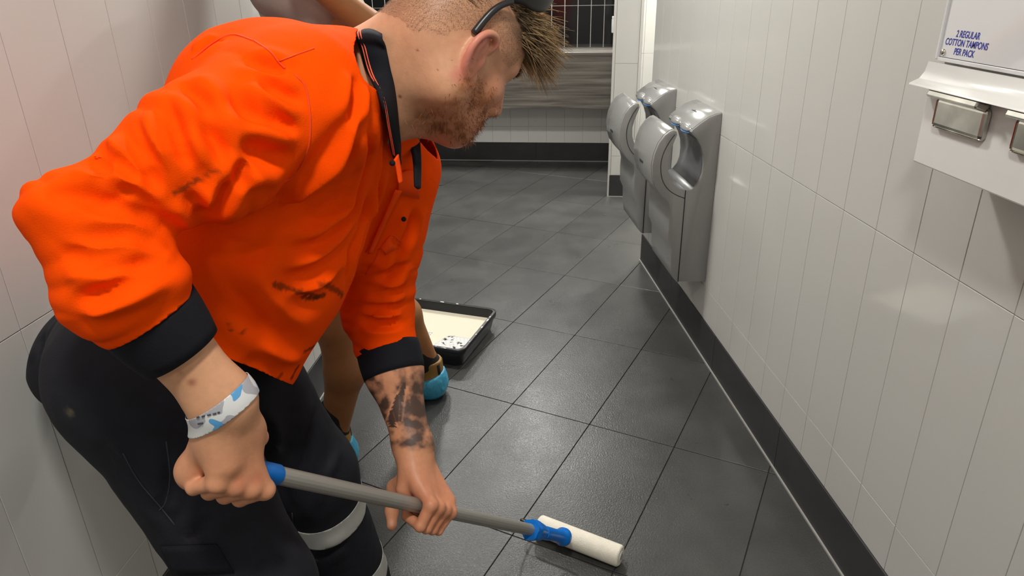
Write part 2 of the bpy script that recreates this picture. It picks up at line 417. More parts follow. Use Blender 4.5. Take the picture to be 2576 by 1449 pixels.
o.matrix_local = Matrix.Translation(Vector((XD + .0028, 1.1625, 1.3385)) - vd.location) @ Matrix.Rotation(math.radians(-90), 4, 'Z') @ Matrix.Rotation(math.radians(90), 4, 'X') @ Matrix.Diagonal((.76, 1, 1, 1))
tag(vd, 'white enamel vending dispenser with chrome coin returns and blue printed panel on tiled wall', 'dispenser')

# ---------------------------------------------------------------- paint tray on the floor
M_TRAY = mat('black_plastic', (0.012, 0.012, 0.013, 1), 0.38, noise=.2, nscale=30)
M_PAINT = mat('cream_paint', srgb(216, 209, 190), 0.10, coat=.3)
M_SMEAR = mat('smeared_paint', srgb(215, 214, 208), 0.3, bump=.5, bscale=120)
ta = np.array([.395, .919, 0]); ta /= np.linalg.norm(ta); tb = np.array([-ta[1], ta[0], 0])
T0 = np.array([-.034, 2.469, 0])       # near right corner
TL, TW = .405, .50
tr = empty('paint_tray', tuple(T0 + ta * TL / 2 + tb * TW / 2))
tr.rotation_euler.z = math.atan2(ta[1], ta[0])
def rrect(hx, hy, r, n=5):
    out = []
    for sx, sy, a0 in ((1, 1, 0), (-1, 1, 90), (-1, -1, 180), (1, -1, 270)):
        for i in range(n + 1):
            a = math.radians(a0 + 90 * i / n); out.append((sx * (hx - r) + r * math.cos(a), sy * (hy - r) + r * math.sin(a)))
    return out
def rings(name, loops, m, parent, close_bottom=True, smooth=True):
    n = len(loops[0]); V = [p for l in loops for p in l]; F = []
    for i in range(len(loops) - 1):
        for j in range(n): F.append((i * n + j, i * n + (j + 1) % n, (i + 1) * n + (j + 1) % n, (i + 1) * n + j))
    if close_bottom: F.append(tuple((len(loops) - 1) * n + j for j in range(n)))
    o = link(name, mesh(name, V, F), m, parent); me = o.data
    if smooth:
        me.polygons.foreach_set('use_smooth', [True] * len(me.polygons)); me.set_sharp_from_angle(angle=math.radians(50))
    return o
hx, hy = TL / 2, TW / 2
L3 = lambda hx_, hy_, r, z: [(x, y, z) for x, y in rrect(hx_, hy_, r)]
rings('tray_body', [L3(hx - .022, hy - .022, .03, .002), L3(hx - .010, hy - .010, .034, .05), L3(hx - .001, hy - .001, .036, .064), L3(hx, hy, .036, .074), L3(hx, hy, .036, .083),
                    L3(hx - .004, hy - .004, .034, .087), L3(hx - .013, hy - .013, .028, .086), L3(hx - .015, hy - .015, .026, .080), L3(hx - .024, hy - .024, .02, .012)], M_TRAY, tr)
bt = rings('tray_base', [L3(hx - .022, hy - .022, .03, .002)], M_TRAY, tr)
# paint pool at the far end and in the channel
V = [(x, y, .045) for x, y in rrect(hx - .020, hy - .020, .022)]
o = link('paint', mesh('paint', V, [tuple(range(len(V)))]), M_PAINT, tr)
# two ribbed ramps rising toward the near end, with a paint channel between
def ramp(y0, y1, skew):
    nx_, ny_ = 46, 40; V = []; F = []
    for i in range(nx_ + 1):
        for j in range(ny_ + 1):
            s = i / nx_; t = j / ny_
            x = -hx + .022 + s * .165
            ya = y0 + (skew * s if skew > 0 else 0); yb = y1 + (skew * s if skew < 0 else 0)
            y = ya + (yb - ya) * t
            z = .078 - .034 * s - .0 * t
            if .06 < t < .94 and .08 < s < .95: z += .0030 * max(0, math.sin(s * 60)) * (.5 + .5 * math.sin(t * 48 + math.floor(s * 60 / math.pi) * 1.6))
            if t < .03 or t > .97 or s > .98: z -= .02
            V.append((x, y, z))
    for i in range(nx_):
        for j in range(ny_):
            a = i * (ny_ + 1) + j; F.append((a, a + ny_ + 1, a + ny_ + 2, a + 1))
    o = link('ribbed_ramp', mesh('ribbed_ramp', V, F), M_RAMP, tr, True); return o
def ramp_material():
    m = bpy.data.materials.new('black_ramp_with_white_paint'); m.use_nodes = True
    nt = m.node_tree; b = nt.nodes['Principled BSDF']; L = nt.links
    tc = nt.nodes.new('ShaderNodeTexCoord'); n = nt.nodes.new('ShaderNodeTexNoise'); n.inputs['Scale'].default_value = 26; n.inputs['Detail'].default_value = 4
    n.inputs['Distortion'].default_value = 1.2
    L.new(tc.outputs['Object'], n.inputs['Vector'])
    cr = nt.nodes.new('ShaderNodeValToRGB'); cr.color_ramp.elements[0].position = .36; cr.color_ramp.elements[1].position = .44
    cr.color_ramp.elements[0].color = (0.03, 0.03, 0.03, 1); cr.color_ramp.elements[1].color = (0.62, 0.62, 0.60, 1)
    L.new(n.outputs[0], cr.inputs[0]); L.new(cr.outputs[0], b.inputs['Base Color']); b.inputs['Roughness'].default_value = .25
    return m
M_RAMP = ramp_material()
ramp(-hy + .022, -hy + .150, .0); ramp(-hy + .205, hy - .022, .0)
# drips along the rim
rr = random.Random(7)
rim = [(sx * (hx - .006), y) for sx in (1, -1) for y in np.linspace(-hy + .05, hy - .05, 12)] + [(x, sy * (hy - .006)) for sy in (1, -1) for x in np.linspace(-hx + .05, hx - .05, 10)]
for i in range(30):
    a = rr.choice(rim); b_ = np.array([a[0], a[1], 0.0]) + np.array([rr.uniform(-.002, .002), rr.uniform(-.002, .002), 0])
    b_[0] = max(-hx + .004, min(hx - .004, b_[0])); b_[1] = max(-hy + .004, min(hy - .004, b_[1]))
    if abs(b_[0]) < hx - .02 and abs(b_[1]) < hy - .02: continue
    V = []; F = []; n0 = 0; m_ = 7; ex, ey = (rr.uniform(.002, .004), rr.uniform(.004, .014)) if abs(a[0]) > hx - .01 else (rr.uniform(.004, .014), rr.uniform(.002, .004))
    for k in range(m_):
        an = 2 * math.pi * k / m_; q = rr.uniform(.6, 1.3); V.append((b_[0] + ex * q * math.cos(an), b_[1] + ey * q * math.sin(an), .0865))
    V.append((b_[0], b_[1], .0885))
    for k in range(m_): F.append((n0 + k, n0 + (k + 1) % m_, n0 + m_))
    link('paint_drip', mesh('paint_drip', V, F), M_SMEAR, tr)
tag(tr, 'black plastic paint tray holding cream paint, standing on the dark floor tiles', 'paint tray')

# ---------------------------------------------------------------- paint roller on an extension pole
M_POLE = mat('grey_pole', srgb(158, 155, 148), 0.38, metal=.35)
M_NAP = mat('cream_nap', srgb(236, 230, 214), 0.95, noise=.05, nscale=40, bump=.35, bscale=420, bdist=.004)
M_BPL = mat('blue_plastic', srgb(0, 112, 205), 0.32)
M_WIRE = mat('roller_wire', (0.10, 0.10, 0.10, 1), 0.35, metal=.8)
RA = np.array([.1655, 1.5495, .030]); RB = np.array([.3694, 1.4118, .030])
RM = np.array([.2675, 1.4807, .030])
GRIP = P3(590, 1172, 1.0)
PD = GRIP - RM; PLEN = np.linalg.norm(PD); PD /= PLEN
ax = (RB - RA) / np.linalg.norm(RB - RA)
rl = empty('paint_roller', tuple(RM * [1, 1, 0]))
def toL(pts, o): return [np.array(p) - np.array(o.location) for p in pts]
def rtube(nm, pts, r, m, n=24, par=rl):
    return tube(nm, toL(pts, rl), r, m, par, n)
rtube('roller_sleeve', [RA, RA + ax * .003, RA + ax * .006, RB - ax * .006, RB - ax * .003, RB], [.024, .0275, .029, .029, .0275, .024], M_NAP, 40)
rtube('sleeve_core', [RB - ax * .001, RB + ax * .0015], [.0145, .0145], M_WPL, 32)
rtube('core_hole', [RB + ax * .001, RB + ax * .0022], [.0085, .0085], mat('bore', (.35, .34, .32, 1), .6), 24)
# pole local positions measured from the roller centre along the pole
at = lambda s: RM + PD * s
hdl = .105                             # where the handle starts
upw = np.cross(ax, PD); upw /= np.linalg.norm(upw)
if upw[2] < 0: upw = -upw
wire = bez([RA + ax * .03, RA - ax * .010, RA - ax * .020 + PD * .012, RA - ax * .022 + PD * .05, RA - ax * .016 + PD * .072, RA - ax * .0 + PD * .082, RM - ax * .02 + PD * .082, RM - ax * .002 + PD * .088, RM + PD * .11, RM + PD * .16], 6)
rtube('wire_frame', wire, .0035, M_WIRE, 10)
def flat_tube(nm, stations, m, flat=1.0, n=28, par=rl, hexa=0.0):
    """stations (s, radius) round the pole axis; flat scales the radius across the roller axis direction"""
    V = []; F = []
    side = np.cross(PD, upw)
    for s, r in stations:
        for j in range(n):
            a = 2 * math.pi * j / n; k = 1 + hexa * (1 if (j // 2) % 2 else -1)
            V.append(at(s) + r * k * (math.cos(a) * side + math.sin(a) * upw * flat))
    V = toL(V, rl)
    for i in range(len(stations) - 1):
        for j in range(n): F.append((i * n + j, i * n + (j + 1) % n, (i + 1) * n + (j + 1) % n, (i + 1) * n + j))
    F.append(tuple(range(n))); F.append(tuple((len(stations) - 1) * n + j for j in range(n))[::-1])
    o = link(nm, mesh(nm, V, F), m, par); me = o.data
    bm = bmesh.new(); bm.from_mesh(me); bmesh.ops.recalc_face_normals(bm, faces=bm.faces[:]); bm.to_mesh(me); bm.free()
    me.polygons.foreach_set('use_smooth', [True] * len(me.polygons)); me.set_sharp_from_angle(angle=math.radians(35)); return o
hd = flat_tube('handle', [(.088, .010), (.090, .020), (.096, .0235), (.106, .0235), (.112, .020), (.130, .0165), (.150, .0155), (.185, .0165), (.205, .017), (.214, .0165), (.215, .012)], M_BPL, 1.0)
for i in range(4):
    o = link('grip_rib', box_mesh('grip_rib', .0075, .003, .004, .001), mat('grey_print', (.25, .27, .32, 1), .5), rl)
    p = at(.152 + i * .010) - np.cross(PD, upw) * .002 + (CAM - at(.15)) / np.linalg.norm(CAM - at(.15)) * .0150
    o.location = Vector(p) - rl.location; o.rotation_euler = Vector(PD).to_track_quat('X', 'Z').to_euler()
flat_tube('metal_neck', [(.213, .0125), (.224, .0125)], M_CHROME, 1, 20)
flat_tube('locking_collar', [(.222, .014), (.226, .0185), (.245, .0215), (.262, .0245), (.270, .0255), (.275, .0235), (.288, .0245), (.289, .0175)], M_BPL, 1, 24, hexa=.045)
def pole_mesh():
    n = 48; V = []; F = []; side = np.cross(PD, upw); st = [(.26, 1), (PLEN - .10, 1), (PLEN + .03, 1)]
    for s, q in st:
        for j in range(n):
            a = 2 * math.pi * j / n; r = .0137 * (1 + .022 * math.cos(a * 16)); V.append(at(s) + r * (math.cos(a) * side + math.sin(a) * upw))
    V = toL(V, rl)
    for i in range(2):
        for j in range(n): F.append((i * n + j, i * n + (j + 1) % n, (i + 1) * n + (j + 1) % n, (i + 1) * n + j))
    F.append(tuple(range(n))); F.append(tuple(2 * n + j for j in range(n))[::-1])
    o = link('pole', mesh('pole', V, F), M_POLE, rl); me = o.data
    me.polygons.foreach_set('use_smooth', [True] * len(me.polygons)); me.set_sharp_from_angle(angle=1.0)
pole_mesh()
flat_tube('grip_sleeve', [(PLEN - .083, .0145), (PLEN - .080, .0162), (PLEN + .038, .0162), (PLEN + .044, .012)], M_BPL, 1, 24)
lb = P3(755, 1216, 1.0)
s_ = (lb - RM) @ PD
tocam = CAM - at(s_); tocam -= PD * (tocam @ PD); tocam /= np.linalg.norm(tocam); sd_ = np.cross(PD, tocam)
V = []; F = []
for i, ss in enumerate((-.022, .022)):
    for j in range(5):
        a = math.radians(-55 + 14 * j) * (1 if sd_[2] < 0 else -1) * -1
        V.append(at(s_ + ss) + .0143 * (math.cos(a) * tocam + math.sin(a) * sd_))
F = [(j, j + 1, 5 + j + 1, 5 + j) for j in range(4)]
link('sticker', mesh('sticker', toL(V, rl), F), mat('worn_label', srgb(190, 186, 176), .6, noise=.15, nscale=90), rl)
tag(rl, 'paint roller with cream sleeve, blue plastic handle and grey extension pole held in both hands', 'paint roller')

# ---------------------------------------------------------------- smooth bodies: primitives blended into one surface
def nrm(v): v = np.asarray(v, float); return v / np.linalg.norm(v)
class Body:
    """a list of rounded primitives, blended smoothly, cut by planes, meshed as one continuous surface"""
    def __init__(s): s.p = []; s.cuts = []
    def cone(s, a, b, r1, r2, k=.02, n=None, sq=1.0, sub=False):
        a = np.array(a, float); b = np.array(b, float)
        s.p.append(('c', a, b, r1, r2, None if n is None else nrm(n), sq, k, sub, (a + b) / 2, np.linalg.norm(b - a) / 2 + max(r1, r2) * max(1, sq))); return s
    def ell(s, c, R, r, k=.02, sub=False):
        c = np.array(c, float); s.p.append(('e', c, np.array(R, float), np.array(r, float), 0, None, 1, k, sub, c, max(r))); return s
    def chain(s, pts, rad, k=.01, n=None, sq=1.0):
        for i in range(len(pts) - 1): s.cone(pts[i], pts[i + 1], rad[i], rad[i + 1], k, n, sq)
        return s
    def cut(s, p, n): s.cuts.append((np.array(p, float), nrm(n))); return s      # removes the side n points to
    @staticmethod
    def _one(q, x):
        if q[0] == 'c':
            _, a, b, r1, r2, n, sq = q[:7]
            ba = b - a; v = x - a; h = np.clip(v @ ba / max(ba @ ba, 1e-12), 0, 1)
            v = v - h[:, None] * ba; r = r1 + (r2 - r1) * h
            if n is None: return np.sqrt((v * v).sum(1)) - r
            vn = v @ n; d2 = (v * v).sum(1) - vn * vn + (vn / sq) ** 2
            return (np.sqrt(d2) - r) * min(1, sq)
        _, c, R, r = q[:4]
        y = (x - c) @ R.T; k0 = np.sqrt(((y / r) ** 2).sum(1)); k1 = np.sqrt(((y / (r * r)) ** 2).sum(1)) + 1e-9
        return k0 * (k0 - 1) / k1
    def eval(s, x, prims=None):
        d = np.full(len(x), 1.0)
        for q in (s.p if prims is None else prims):
            e = s._one(q, x); k = q[7]
            if q[8]:
                h = np.maximum(k - np.abs(-d - e), 0) / k if False else np.maximum(k - np.abs(d + e), 0) / k
                d = np.maximum(d, -e) + h * h * k * .25
            else:
                h = np.maximum(k - np.abs(d - e), 0) / k
                d = np.minimum(d, e) - h * h * k * .25
        for p, n in s.cuts: d = np.maximum(d, (x - p) @ n)
        return d
    def mesh(s, h, smooth=1):
        lo = np.min([q[9] - q[10] for q in s.p if not q[8]], 0) - 3 * h; hi = np.max([q[9] + q[10] for q in s.p if not q[8]], 0) + 3 * h
        B = 8; nb = np.ceil((hi - lo) / (B * h)).astype(int)
        g = np.stack(np.meshgrid(*[np.arange(n) for n in nb], indexing='ij'), -1).reshape(-1, 3)
        ctr = lo + (g + .5) * B * h
        d = s.eval(ctr); g = g[np.abs(d) < B * h * 1.15 + .004]; ctr = lo + (g + .5) * B * h
        off = np.stack(np.meshgrid(*[np.arange(B + 1)] * 3, indexing='ij'), -1).reshape(-1, 3) * h
        br = B * h * .87
        D = np.empty((len(g), (B + 1) ** 3), np.float32)
        qc = np.array([q[9] for q in s.p]); qr = np.array([q[10] for q in s.p])
        for i in range(len(g)):
            near = np.linalg.norm(qc - ctr[i], axis=1) - qr - br < .10
            D[i] = s.eval(lo + g[i] * B * h + off, [q for q, m in zip(s.p, near) if m])
        D = D.reshape(-1, B + 1, B + 1, B + 1)
        neg = D < 0
        cs = sum(neg[:, i:B + i, j:B + j, k:B + k].astype(np.int8) for i in (0, 1) for j in (0, 1) for k in (0, 1))
        act = np.argwhere((cs > 0) & (cs < 8))
        cell = g[act[:, 0]] * B + act[:, 1:]
        dims = nb * B + 2
        key = lambda c: (c[..., 0].astype(np.int64) * dims[1] + c[..., 1]) * dims[2] + c[..., 2]
        corners = [(i, j, k) for i in (0, 1) for j in (0, 1) for k in (0, 1)]
        val = np.stack([D[act[:, 0], act[:, 1] + i, act[:, 2] + j, act[:, 3] + k] for i, j, k in corners], 1)
        acc = np.zeros((len(act), 3)); cnt = np.zeros(len(act))
        cc = np.array(corners, float)
        for a in range(8):
            for b in range(a + 1, 8):
                if np.abs(cc[a] - cc[b]).sum() != 1: continue
                m = (val[:, a] < 0) != (val[:, b] < 0); t = val[m, a] / (val[m, a] - val[m, b])
                acc[m] += cc[a] + t[:, None] * (cc[b] - cc[a]); cnt[m] += 1
        V = lo + (cell + acc / cnt[:, None]) * h
        K = key(cell); o = np.argsort(K); Ks = K[o]
        def look(c):
            k = key(c); i = np.searchsorted(Ks, k); i = np.clip(i, 0, len(Ks) - 1); ok = Ks[i] == k; return np.where(ok, o[i], -1)
        F = []
        for ax_ in range(3):
            e = np.zeros(3, int); e[ax_] = 1
            b1 = np.zeros(3, int); b1[(ax_ + 1) % 3] = 1; b2 = np.zeros(3, int); b2[(ax_ + 2) % 3] = 1
            ib = corners.index(tuple(e)); m = (val[:, 0] < 0) != (val[:, ib] < 0)
            c = cell[m]; q = np.stack([look(c), look(c - b1), look(c - b1 - b2), look(c - b2)], 1)
            ok = (q >= 0).all(1); q = q[ok]; fl_ = (val[m, 0] < 0)[ok]
            q[~fl_] = q[~fl_][:, ::-1]; F.append(q)
        F = np.concatenate(F)
        for _ in range(smooth): V = lap(V, F, .5)
        return V, F
def clip(V, F, g):
    """keep the part where g < 0, with a clean edge: outside corners of straddling faces slide onto g = 0"""
    ins = g < 0; k = ins[F].any(1); F = F[k]; V = V.copy(); acc = np.zeros_like(V); cnt = np.zeros(len(V))
    for a in range(4):
        for b in (1, 2, 3):
            i, j = F[:, a], F[:, (a + b) % 4]; m = (~ins[i]) & ins[j]; i, j = i[m], j[m]
            t = np.clip(g[j] / (g[j] - g[i] + 1e-12), 0, 1); np.add.at(acc, i, V[j] + (V[i] - V[j]) * t[:, None]); np.add.at(cnt, i, 1)
    m = cnt > 0; V[m] = acc[m] / cnt[m][:, None]
    used = np.unique(F); mp = -np.ones(len(V), int); mp[used] = np.arange(len(used)); return V[used], mp[F]
def lap(V, F, k):
    S = np.zeros_like(V); C = np.zeros(len(V))
    for a, b in ((0, 1), (1, 2), (2, 3), (3, 0)):
        np.add.at(S, F[:, a], V[F[:, b]]); np.add.at(S, F[:, b], V[F[:, a]]); np.add.at(C, F[:, a], 1); np.add.at(C, F[:, b], 1)
    C[C == 0] = 1
    return V + k * (S / C[:, None] - V)
def normals(V, F):
    n = np.cross(V[F[:, 2]] - V[F[:, 0]], V[F[:, 3]] - V[F[:, 1]]); N = np.zeros_like(V)
    for i in range(4): np.add.at(N, F[:, i], n)
    return N / (np.linalg.norm(N, axis=1, keepdims=True) + 1e-12)
def vnoise(p, scale, seed=0):
    q = p * scale; i = np.floor(q).astype(np.int64); f = q - i; f = f * f * (3 - 2 * f)
    def hsh(a): 
        n = (a[:, 0] * 374761393 + a[:, 1] * 668265263 + a[:, 2] * 2147483647 + seed * 974634777) & 0x7fffffff
        n = ((n ^ (n >> 13)) * 1274126177) & 0x7fffffff; return ((n ^ (n >> 16)) & 0xffff) / 65535.0
    r = 0
    for a in (0, 1):
        for b in (0, 1):
            for c in (0, 1):
                wgt = (f[:, 0] if a else 1 - f[:, 0]) * (f[:, 1] if b else 1 - f[:, 1]) * (f[:, 2] if c else 1 - f[:, 2])
                r = r + wgt * hsh(i + [a, b, c])
    return r
def fbm(p, scale, oct_=4, seed=0):
    r = 0; a = .5
    for k in range(oct_): r = r + a * vnoise(p, scale * 2 ** k, seed + k); a *= .5
    return r
def sstep(a, b, x): t = np.clip((x - a) / (b - a), 0, 1); return t * t * (3 - 2 * t)
def fast_mesh(name, V, F, colors=None):
    me = bpy.data.meshes.new(name)
    F = np.asarray(F); k = F.shape[1]
    me.vertices.add(len(V)); me.vertices.foreach_set('co', np.asarray(V, np.float32).ravel())
    me.loops.add(F.size); me.loops.foreach_set('vertex_index', F.ravel().astype(np.int32))
    me.polygons.add(len(F)); me.polygons.foreach_set('loop_start', np.arange(0, F.size, k, dtype=np.int32))
    me.update(calc_edges=True); me.validate()
    me.polygons.foreach_set('use_smooth', [True] * len(me.polygons))
    if colors is not None:
        ca = me.color_attributes.new('paint', 'FLOAT_COLOR', 'POINT')
        c4 = np.ones((len(V), 4), np.float32); c4[:, :3] = colors; ca.data.foreach_set('color', c4.ravel())
    return me
def to_local(V, root): return np.asarray(V) - np.array(root.location)
def bvh_of(V, F): return BVHTree.FromPolygons([tuple(v) for v in V], [tuple(map(int, f)) for f in F])
def cast(bv, x, y, lift=0.0):
    d = ray(x, y); dn = d / np.linalg.norm(d); h = bv.ray_cast(Vector(CAM), Vector(dn))
    if h[0] is None: return None
    return np.array(h[0]) + np.array(h[1]) * lift
def trace(bv, pix, n=6, lift=0.0):     # a curve on a surface through points seen in the photo
    out = []
    for q in bez([(a, b, 0) for a, b in pix], n):
        h = cast(bv, q[0], q[1], lift)
        if h is not None and (not out or np.linalg.norm(h - out[-1]) < .12): out.append(h)
    return out
def seg_dist(X, pts):
    best = np.full(len(X), 9.0); tt = np.zeros(len(X))
    for i in range(len(pts) - 1):
        a, b = pts[i], pts[i + 1]; ba = b - a; h = np.clip((X - a) @ ba / max(ba @ ba, 1e-12), 0, 1)
        d = np.linalg.norm(X - a - h[:, None] * ba, axis=1); m = d < best; best[m] = d[m]; tt[m] = (i + h[m]) / (len(pts) - 1)
    return best, tt
def folds(V, F, items, bv=None):
    bv = bv or bvh_of(V, F); N = normals(V, F); D = np.zeros(len(V))
    for pix, amp, wd in items:
        pts = trace(bv, pix, 5)
        if len(pts) < 2: continue
        P = np.array(pts); lo = P.min(0) - wd * 4; hi = P.max(0) + wd * 4
        m = np.where(((V > lo) & (V < hi)).all(1))[0]
        d, t = seg_dist(V[m], pts); tp = sstep(0, .38, np.minimum(t, 1 - t) + .03)
        D[m] += amp * tp * (np.exp(-(d / (.72 * wd)) ** 2) - .55 * np.exp(-((d - 2.0 * wd) / (1.2 * wd)) ** 2))
    return V + N * D[:, None]

# ---------------------------------------------------------------- the worker in the orange shirt
lin = lambda r, g, b: np.array(srgb(r, g, b)[:3])
M_SKIN = mat('skin', (0.5, 0.3, 0.2, 1), 0.48, attr='paint', noise=.06, nscale=90, bump=.12, bscale=260, sss=.12, bdist=.002)
M_ORANGE = mat('hi_vis_orange_knit', (1.0, 0.15, 0.0, 1), 0.85, attr='paint', bump=.25, bscale=700, bdist=.002, spec=.04)
M_NAVY = mat('navy_knit', (0.008, 0.009, 0.014, 1), 0.85, noise=.2, nscale=12, bump=.25, bscale=500, bdist=.002, spec=.25)
M_TROU = mat('navy_drill_trousers', (0.010, 0.011, 0.017, 1), 0.8, attr='paint', noise=.25, nscale=14, bump=.25, bscale=420, bdist=.002, spec=.3)
M_REFL = mat('silver_reflective_tape', srgb(176, 176, 170), 0.5, noise=.08, nscale=25)
M_HAIR = mat('brown_hair', (0.07, 0.045, 0.025, 1), 0.5, attr='paint')
M_BOOT = mat('tan_boot_leather', srgb(150, 112, 52), 0.6, noise=.2, nscale=20, bump=.2, bscale=90)
M_SOLE = mat('dark_rubber', (0.02, 0.02, 0.02, 1), 0.7)

RS = P3(770, 262, 1.0); RE = P3(174, 552, .82); RWr = P3(562, 1012, .94)
LS = P3(985, 420, 1.32); LE = P3(950, 775, 1.47); LWr = P3(1040, 1125, 1.40)
NB = P3(945, 215, 1.13)
lat = nrm(LS - RS); 
C1 = np.array([-.280, 1.185, 1.215]); C2 = np.array([-.375, 1.165, 1.060]); C3 = np.array([-.475, 1.150, .945]); C4 = np.array([-.560, 1.150, .82])
RHIP = np.array([-.535, 1.04, .87]); LHIP = np.array([-.50, 1.225, .86])
RKN = P3(640, 1470, 1.22); LKN = P3(785, 1190, 1.50)
RAN = np.array([-.36, 1.0, .10]); LAN = P3(905, 1490, 1.74)
upt = nrm(NB - C4); fwd_t = nrm(np.cross(upt, -lat))
# head frame: forward, up, right
HF = nrm([.6877, .4267, -.5874]); HU = np.array([.5506, .2207, .805]); HU = nrm(HU - HF * (HU @ HF)); HR = np.cross(HF, HU)
HS = 1.04
HO = np.array([-.0136, 1.150, 1.3393])
hp = lambda f, u, r: HO + (HF * f + HU * u + HR * r) * HS
HM = np.array([HF, HU, HR])

person = empty('person', (-.30, 1.15, 0))
skinV = []; skinF = []; skinC = []
def add_skin(V, F, Cc):
    n = sum(len(v) for v in skinV); skinV.append(V); skinF.append(F + n); skinC.append(Cc)

# ---- head and neck
H = Body()
def E_(f, u, r, rf, ru, rr_, k=.02, sub=False, mir=False, tilt=0.0):
    for sg in ((1, -1) if mir else (1,)):
        R = HM.copy()
        if tilt:
            c, s_ = math.cos(tilt), math.sin(tilt); R = np.array([c * HF + s_ * HU, -s_ * HF + c * HU, HR])
        H.ell(hp(f, u, r * sg), R, np.array([rf, ru, rr_]) * HS, k, sub)
def K_(a, b, r1, r2, k=.015, mir=False):
    for sg in ((1, -1) if mir else (1,)):
        H.cone(hp(a[0], a[1], a[2] * sg), hp(b[0], b[1], b[2] * sg), r1 * HS, r2 * HS, k)
E_(-.002, .048, 0, .100, .083, .077, .01)
E_(.045, .040, 0, .052, .058, .062, .03)
E_(.044, -.025, 0, .050, .070, .056, .03)
K_((-.002, -.050, .054), (.070, -.092, .018), .020, .019, .035, True)
K_((.000, -.010, .058), (.000, -.052, .055), .018, .018, .03, True)
E_(.082, -.094, 0, .016, .018, .018, .022)
E_(.062, -.018, .044, .024, .020, .018, .02, mir=True)
K_((.090, .026, .010), (.078, .027, .044), .011, .010, .018, True)
K_((.098, .022, 0), (.121, -.030, 0), .0085, .0115, .014)
E_(.106, -.036, .013, .012, .009, .009, .008, mir=True)
E_(.086, -.058, 0, .022, .016, .026, .018)
K_((.103, -.058, .0), (.090, -.062, .022), .0060, .0040, .008, True)
K_((.102, -.069, .0), (.090, -.066, .022), .0065, .0040, .008, True)
E_(.092, .008, .032, .012, .010, .015, .012, sub=True, mir=True)
E_(.078, .010, .032, .0130, .0125, .0130, .006, mir=True)
E_(.081, .016, .032, .0125, .0070, .0150, .006, mir=True)
H.cone(hp(-.022, -.02, 0), NB + fwd_t * .0 - upt * .03, .060, .066, .05)
H.cone(hp(-.045, .0, 0), NB - fwd_t * .03, .048, .066, .05)
H.cone(hp(-.01, -.045, .05), NB + fwd_t * .02 - lat * .01 - upt * .01, .018, .020, .04)
H.cone(hp(.05, -.075, 0), NB + fwd_t * .035 - upt * .02, .030, .040, .045)
H.cone(NB - upt * .02, NB - upt * .09, .066, .075, .04)
# right ear and left ear: helix rim, bowl, lobe
for sg in (1, -1):
    ec = lambda f, u, r: hp(f, u, (.0715 + r) * sg)
    hel = bez([ec(.012, .020, .004), ec(.014, .033, .009), ec(.004, .041, .014), ec(-.011, .038, .019), ec(-.022, .024, .022), ec(-.024, .006, .021), ec(-.018, -.010, .017), ec(-.010, -.021, .013), ec(-.001, -.028, .009)], 3)
    H.chain(hel, np.linspace(.0040, .0048, len(hel)), .004)
    H.cone(ec(-.002, -.024, .008), ec(.004, -.012, .002), .0060, .0055, .006)
    ah = bez([ec(-.008, .028, .013), ec(-.013, .012, .014), ec(-.010, -.004, .012), ec(-.003, -.014, .009)], 3)
    H.chain(ah, [.0042] * len(ah), .005)
    H.ell(ec(-.008, .008, .009), HM, np.array([.017, .030, .0042]) * HS, .006)
    H.cone(ec(.010, .004, .004), ec(.010, -.006, .004), .0055, .0045, .006)
V, F = H.mesh(.0022, 1)
L = ((V - HO) @ HM.T) / HS; f_, u_, r_ = L.T
base = lin(214, 158, 122)[None] * (0.93 + .14 * fbm(V, 30, 3, 5)[:, None])
ruddy = lin(200, 128, 100)
base = base + (ruddy - base) * (sstep(-.01, .06, f_) * sstep(.05, -.01, u_) * .55)[:, None]
earm = sstep(.078, .084, np.abs(r_)) * sstep(.05, .03, np.abs(u_)) * sstep(-.05, -.03, f_) * sstep(.03, .02, f_)
base = base + (lin(212, 132, 112) - base) * (earm * .9)[:, None]
nz = fbm(V, 220, 3, 9); nz2 = fbm(V, 60, 3, 11)
# clipped hair on the sides and back, longer at the top
hl = u_ - (.006 + .10 * sstep(.055, .105, f_) - .03 * sstep(-.02, -.09, f_) + .028 * np.exp(-(f_ / .03) ** 2))
fade = sstep(-.012, .055, hl + .02 * (nz2 - .5)) * (1 - earm)
dark = sstep(.038, .07, u_) * sstep(.0, .05, f_)
hcol = lin(150, 112, 84)[None] * (1 - dark[:, None]) + lin(70, 52, 38)[None] * dark[:, None]
base = base + (hcol * (.75 + .5 * nz[:, None]) - base) * (fade * (.45 + .45 * dark))[:, None]
# beard
bl = sstep(.006, -.040, u_ + .30 * np.clip(.03 - f_, -.03, .03) * 0 - .028 * sstep(.03, -.01, f_) + .02 * sstep(.055, .08, f_)) * sstep(-.022, .0, f_) * sstep(-.135, -.115, u_ - .3 * f_)
mou = np.exp(-((f_ - .11) / .012) ** 2 - ((u_ + .050) / .009) ** 2 - (r_ / .03) ** 2)
lipm = np.exp(-((f_ - .107) / .006) ** 2 - ((u_ + .064) / .008) ** 2 - (r_ / .02) ** 2)
bm_ = np.clip(bl + mou, 0, 1) * (1 - lipm)
bcol = lin(172, 108, 64)[None] * (.7 + .6 * nz[:, None]); bcol = bcol + (lin(92, 52, 26)[None] - bcol) * sstep(-.07, -.10, u_)[:, None] * .7
base = base + (bcol - base) * (bm_ * (.35 + .5 * sstep(.35, .6, nz2)) * .9)[:, None]
base = base + (lin(170, 84, 72) - base) * (lipm * .8)[:, None]
for (a, b, c_, rad) in ((1006, 243, 0, .0028), (1050, 126, 0, .0016), (1102, 176, 0, .0012)):
    pass
headL = L; headV, headF = V, F
hbv = bvh_of(V, F)
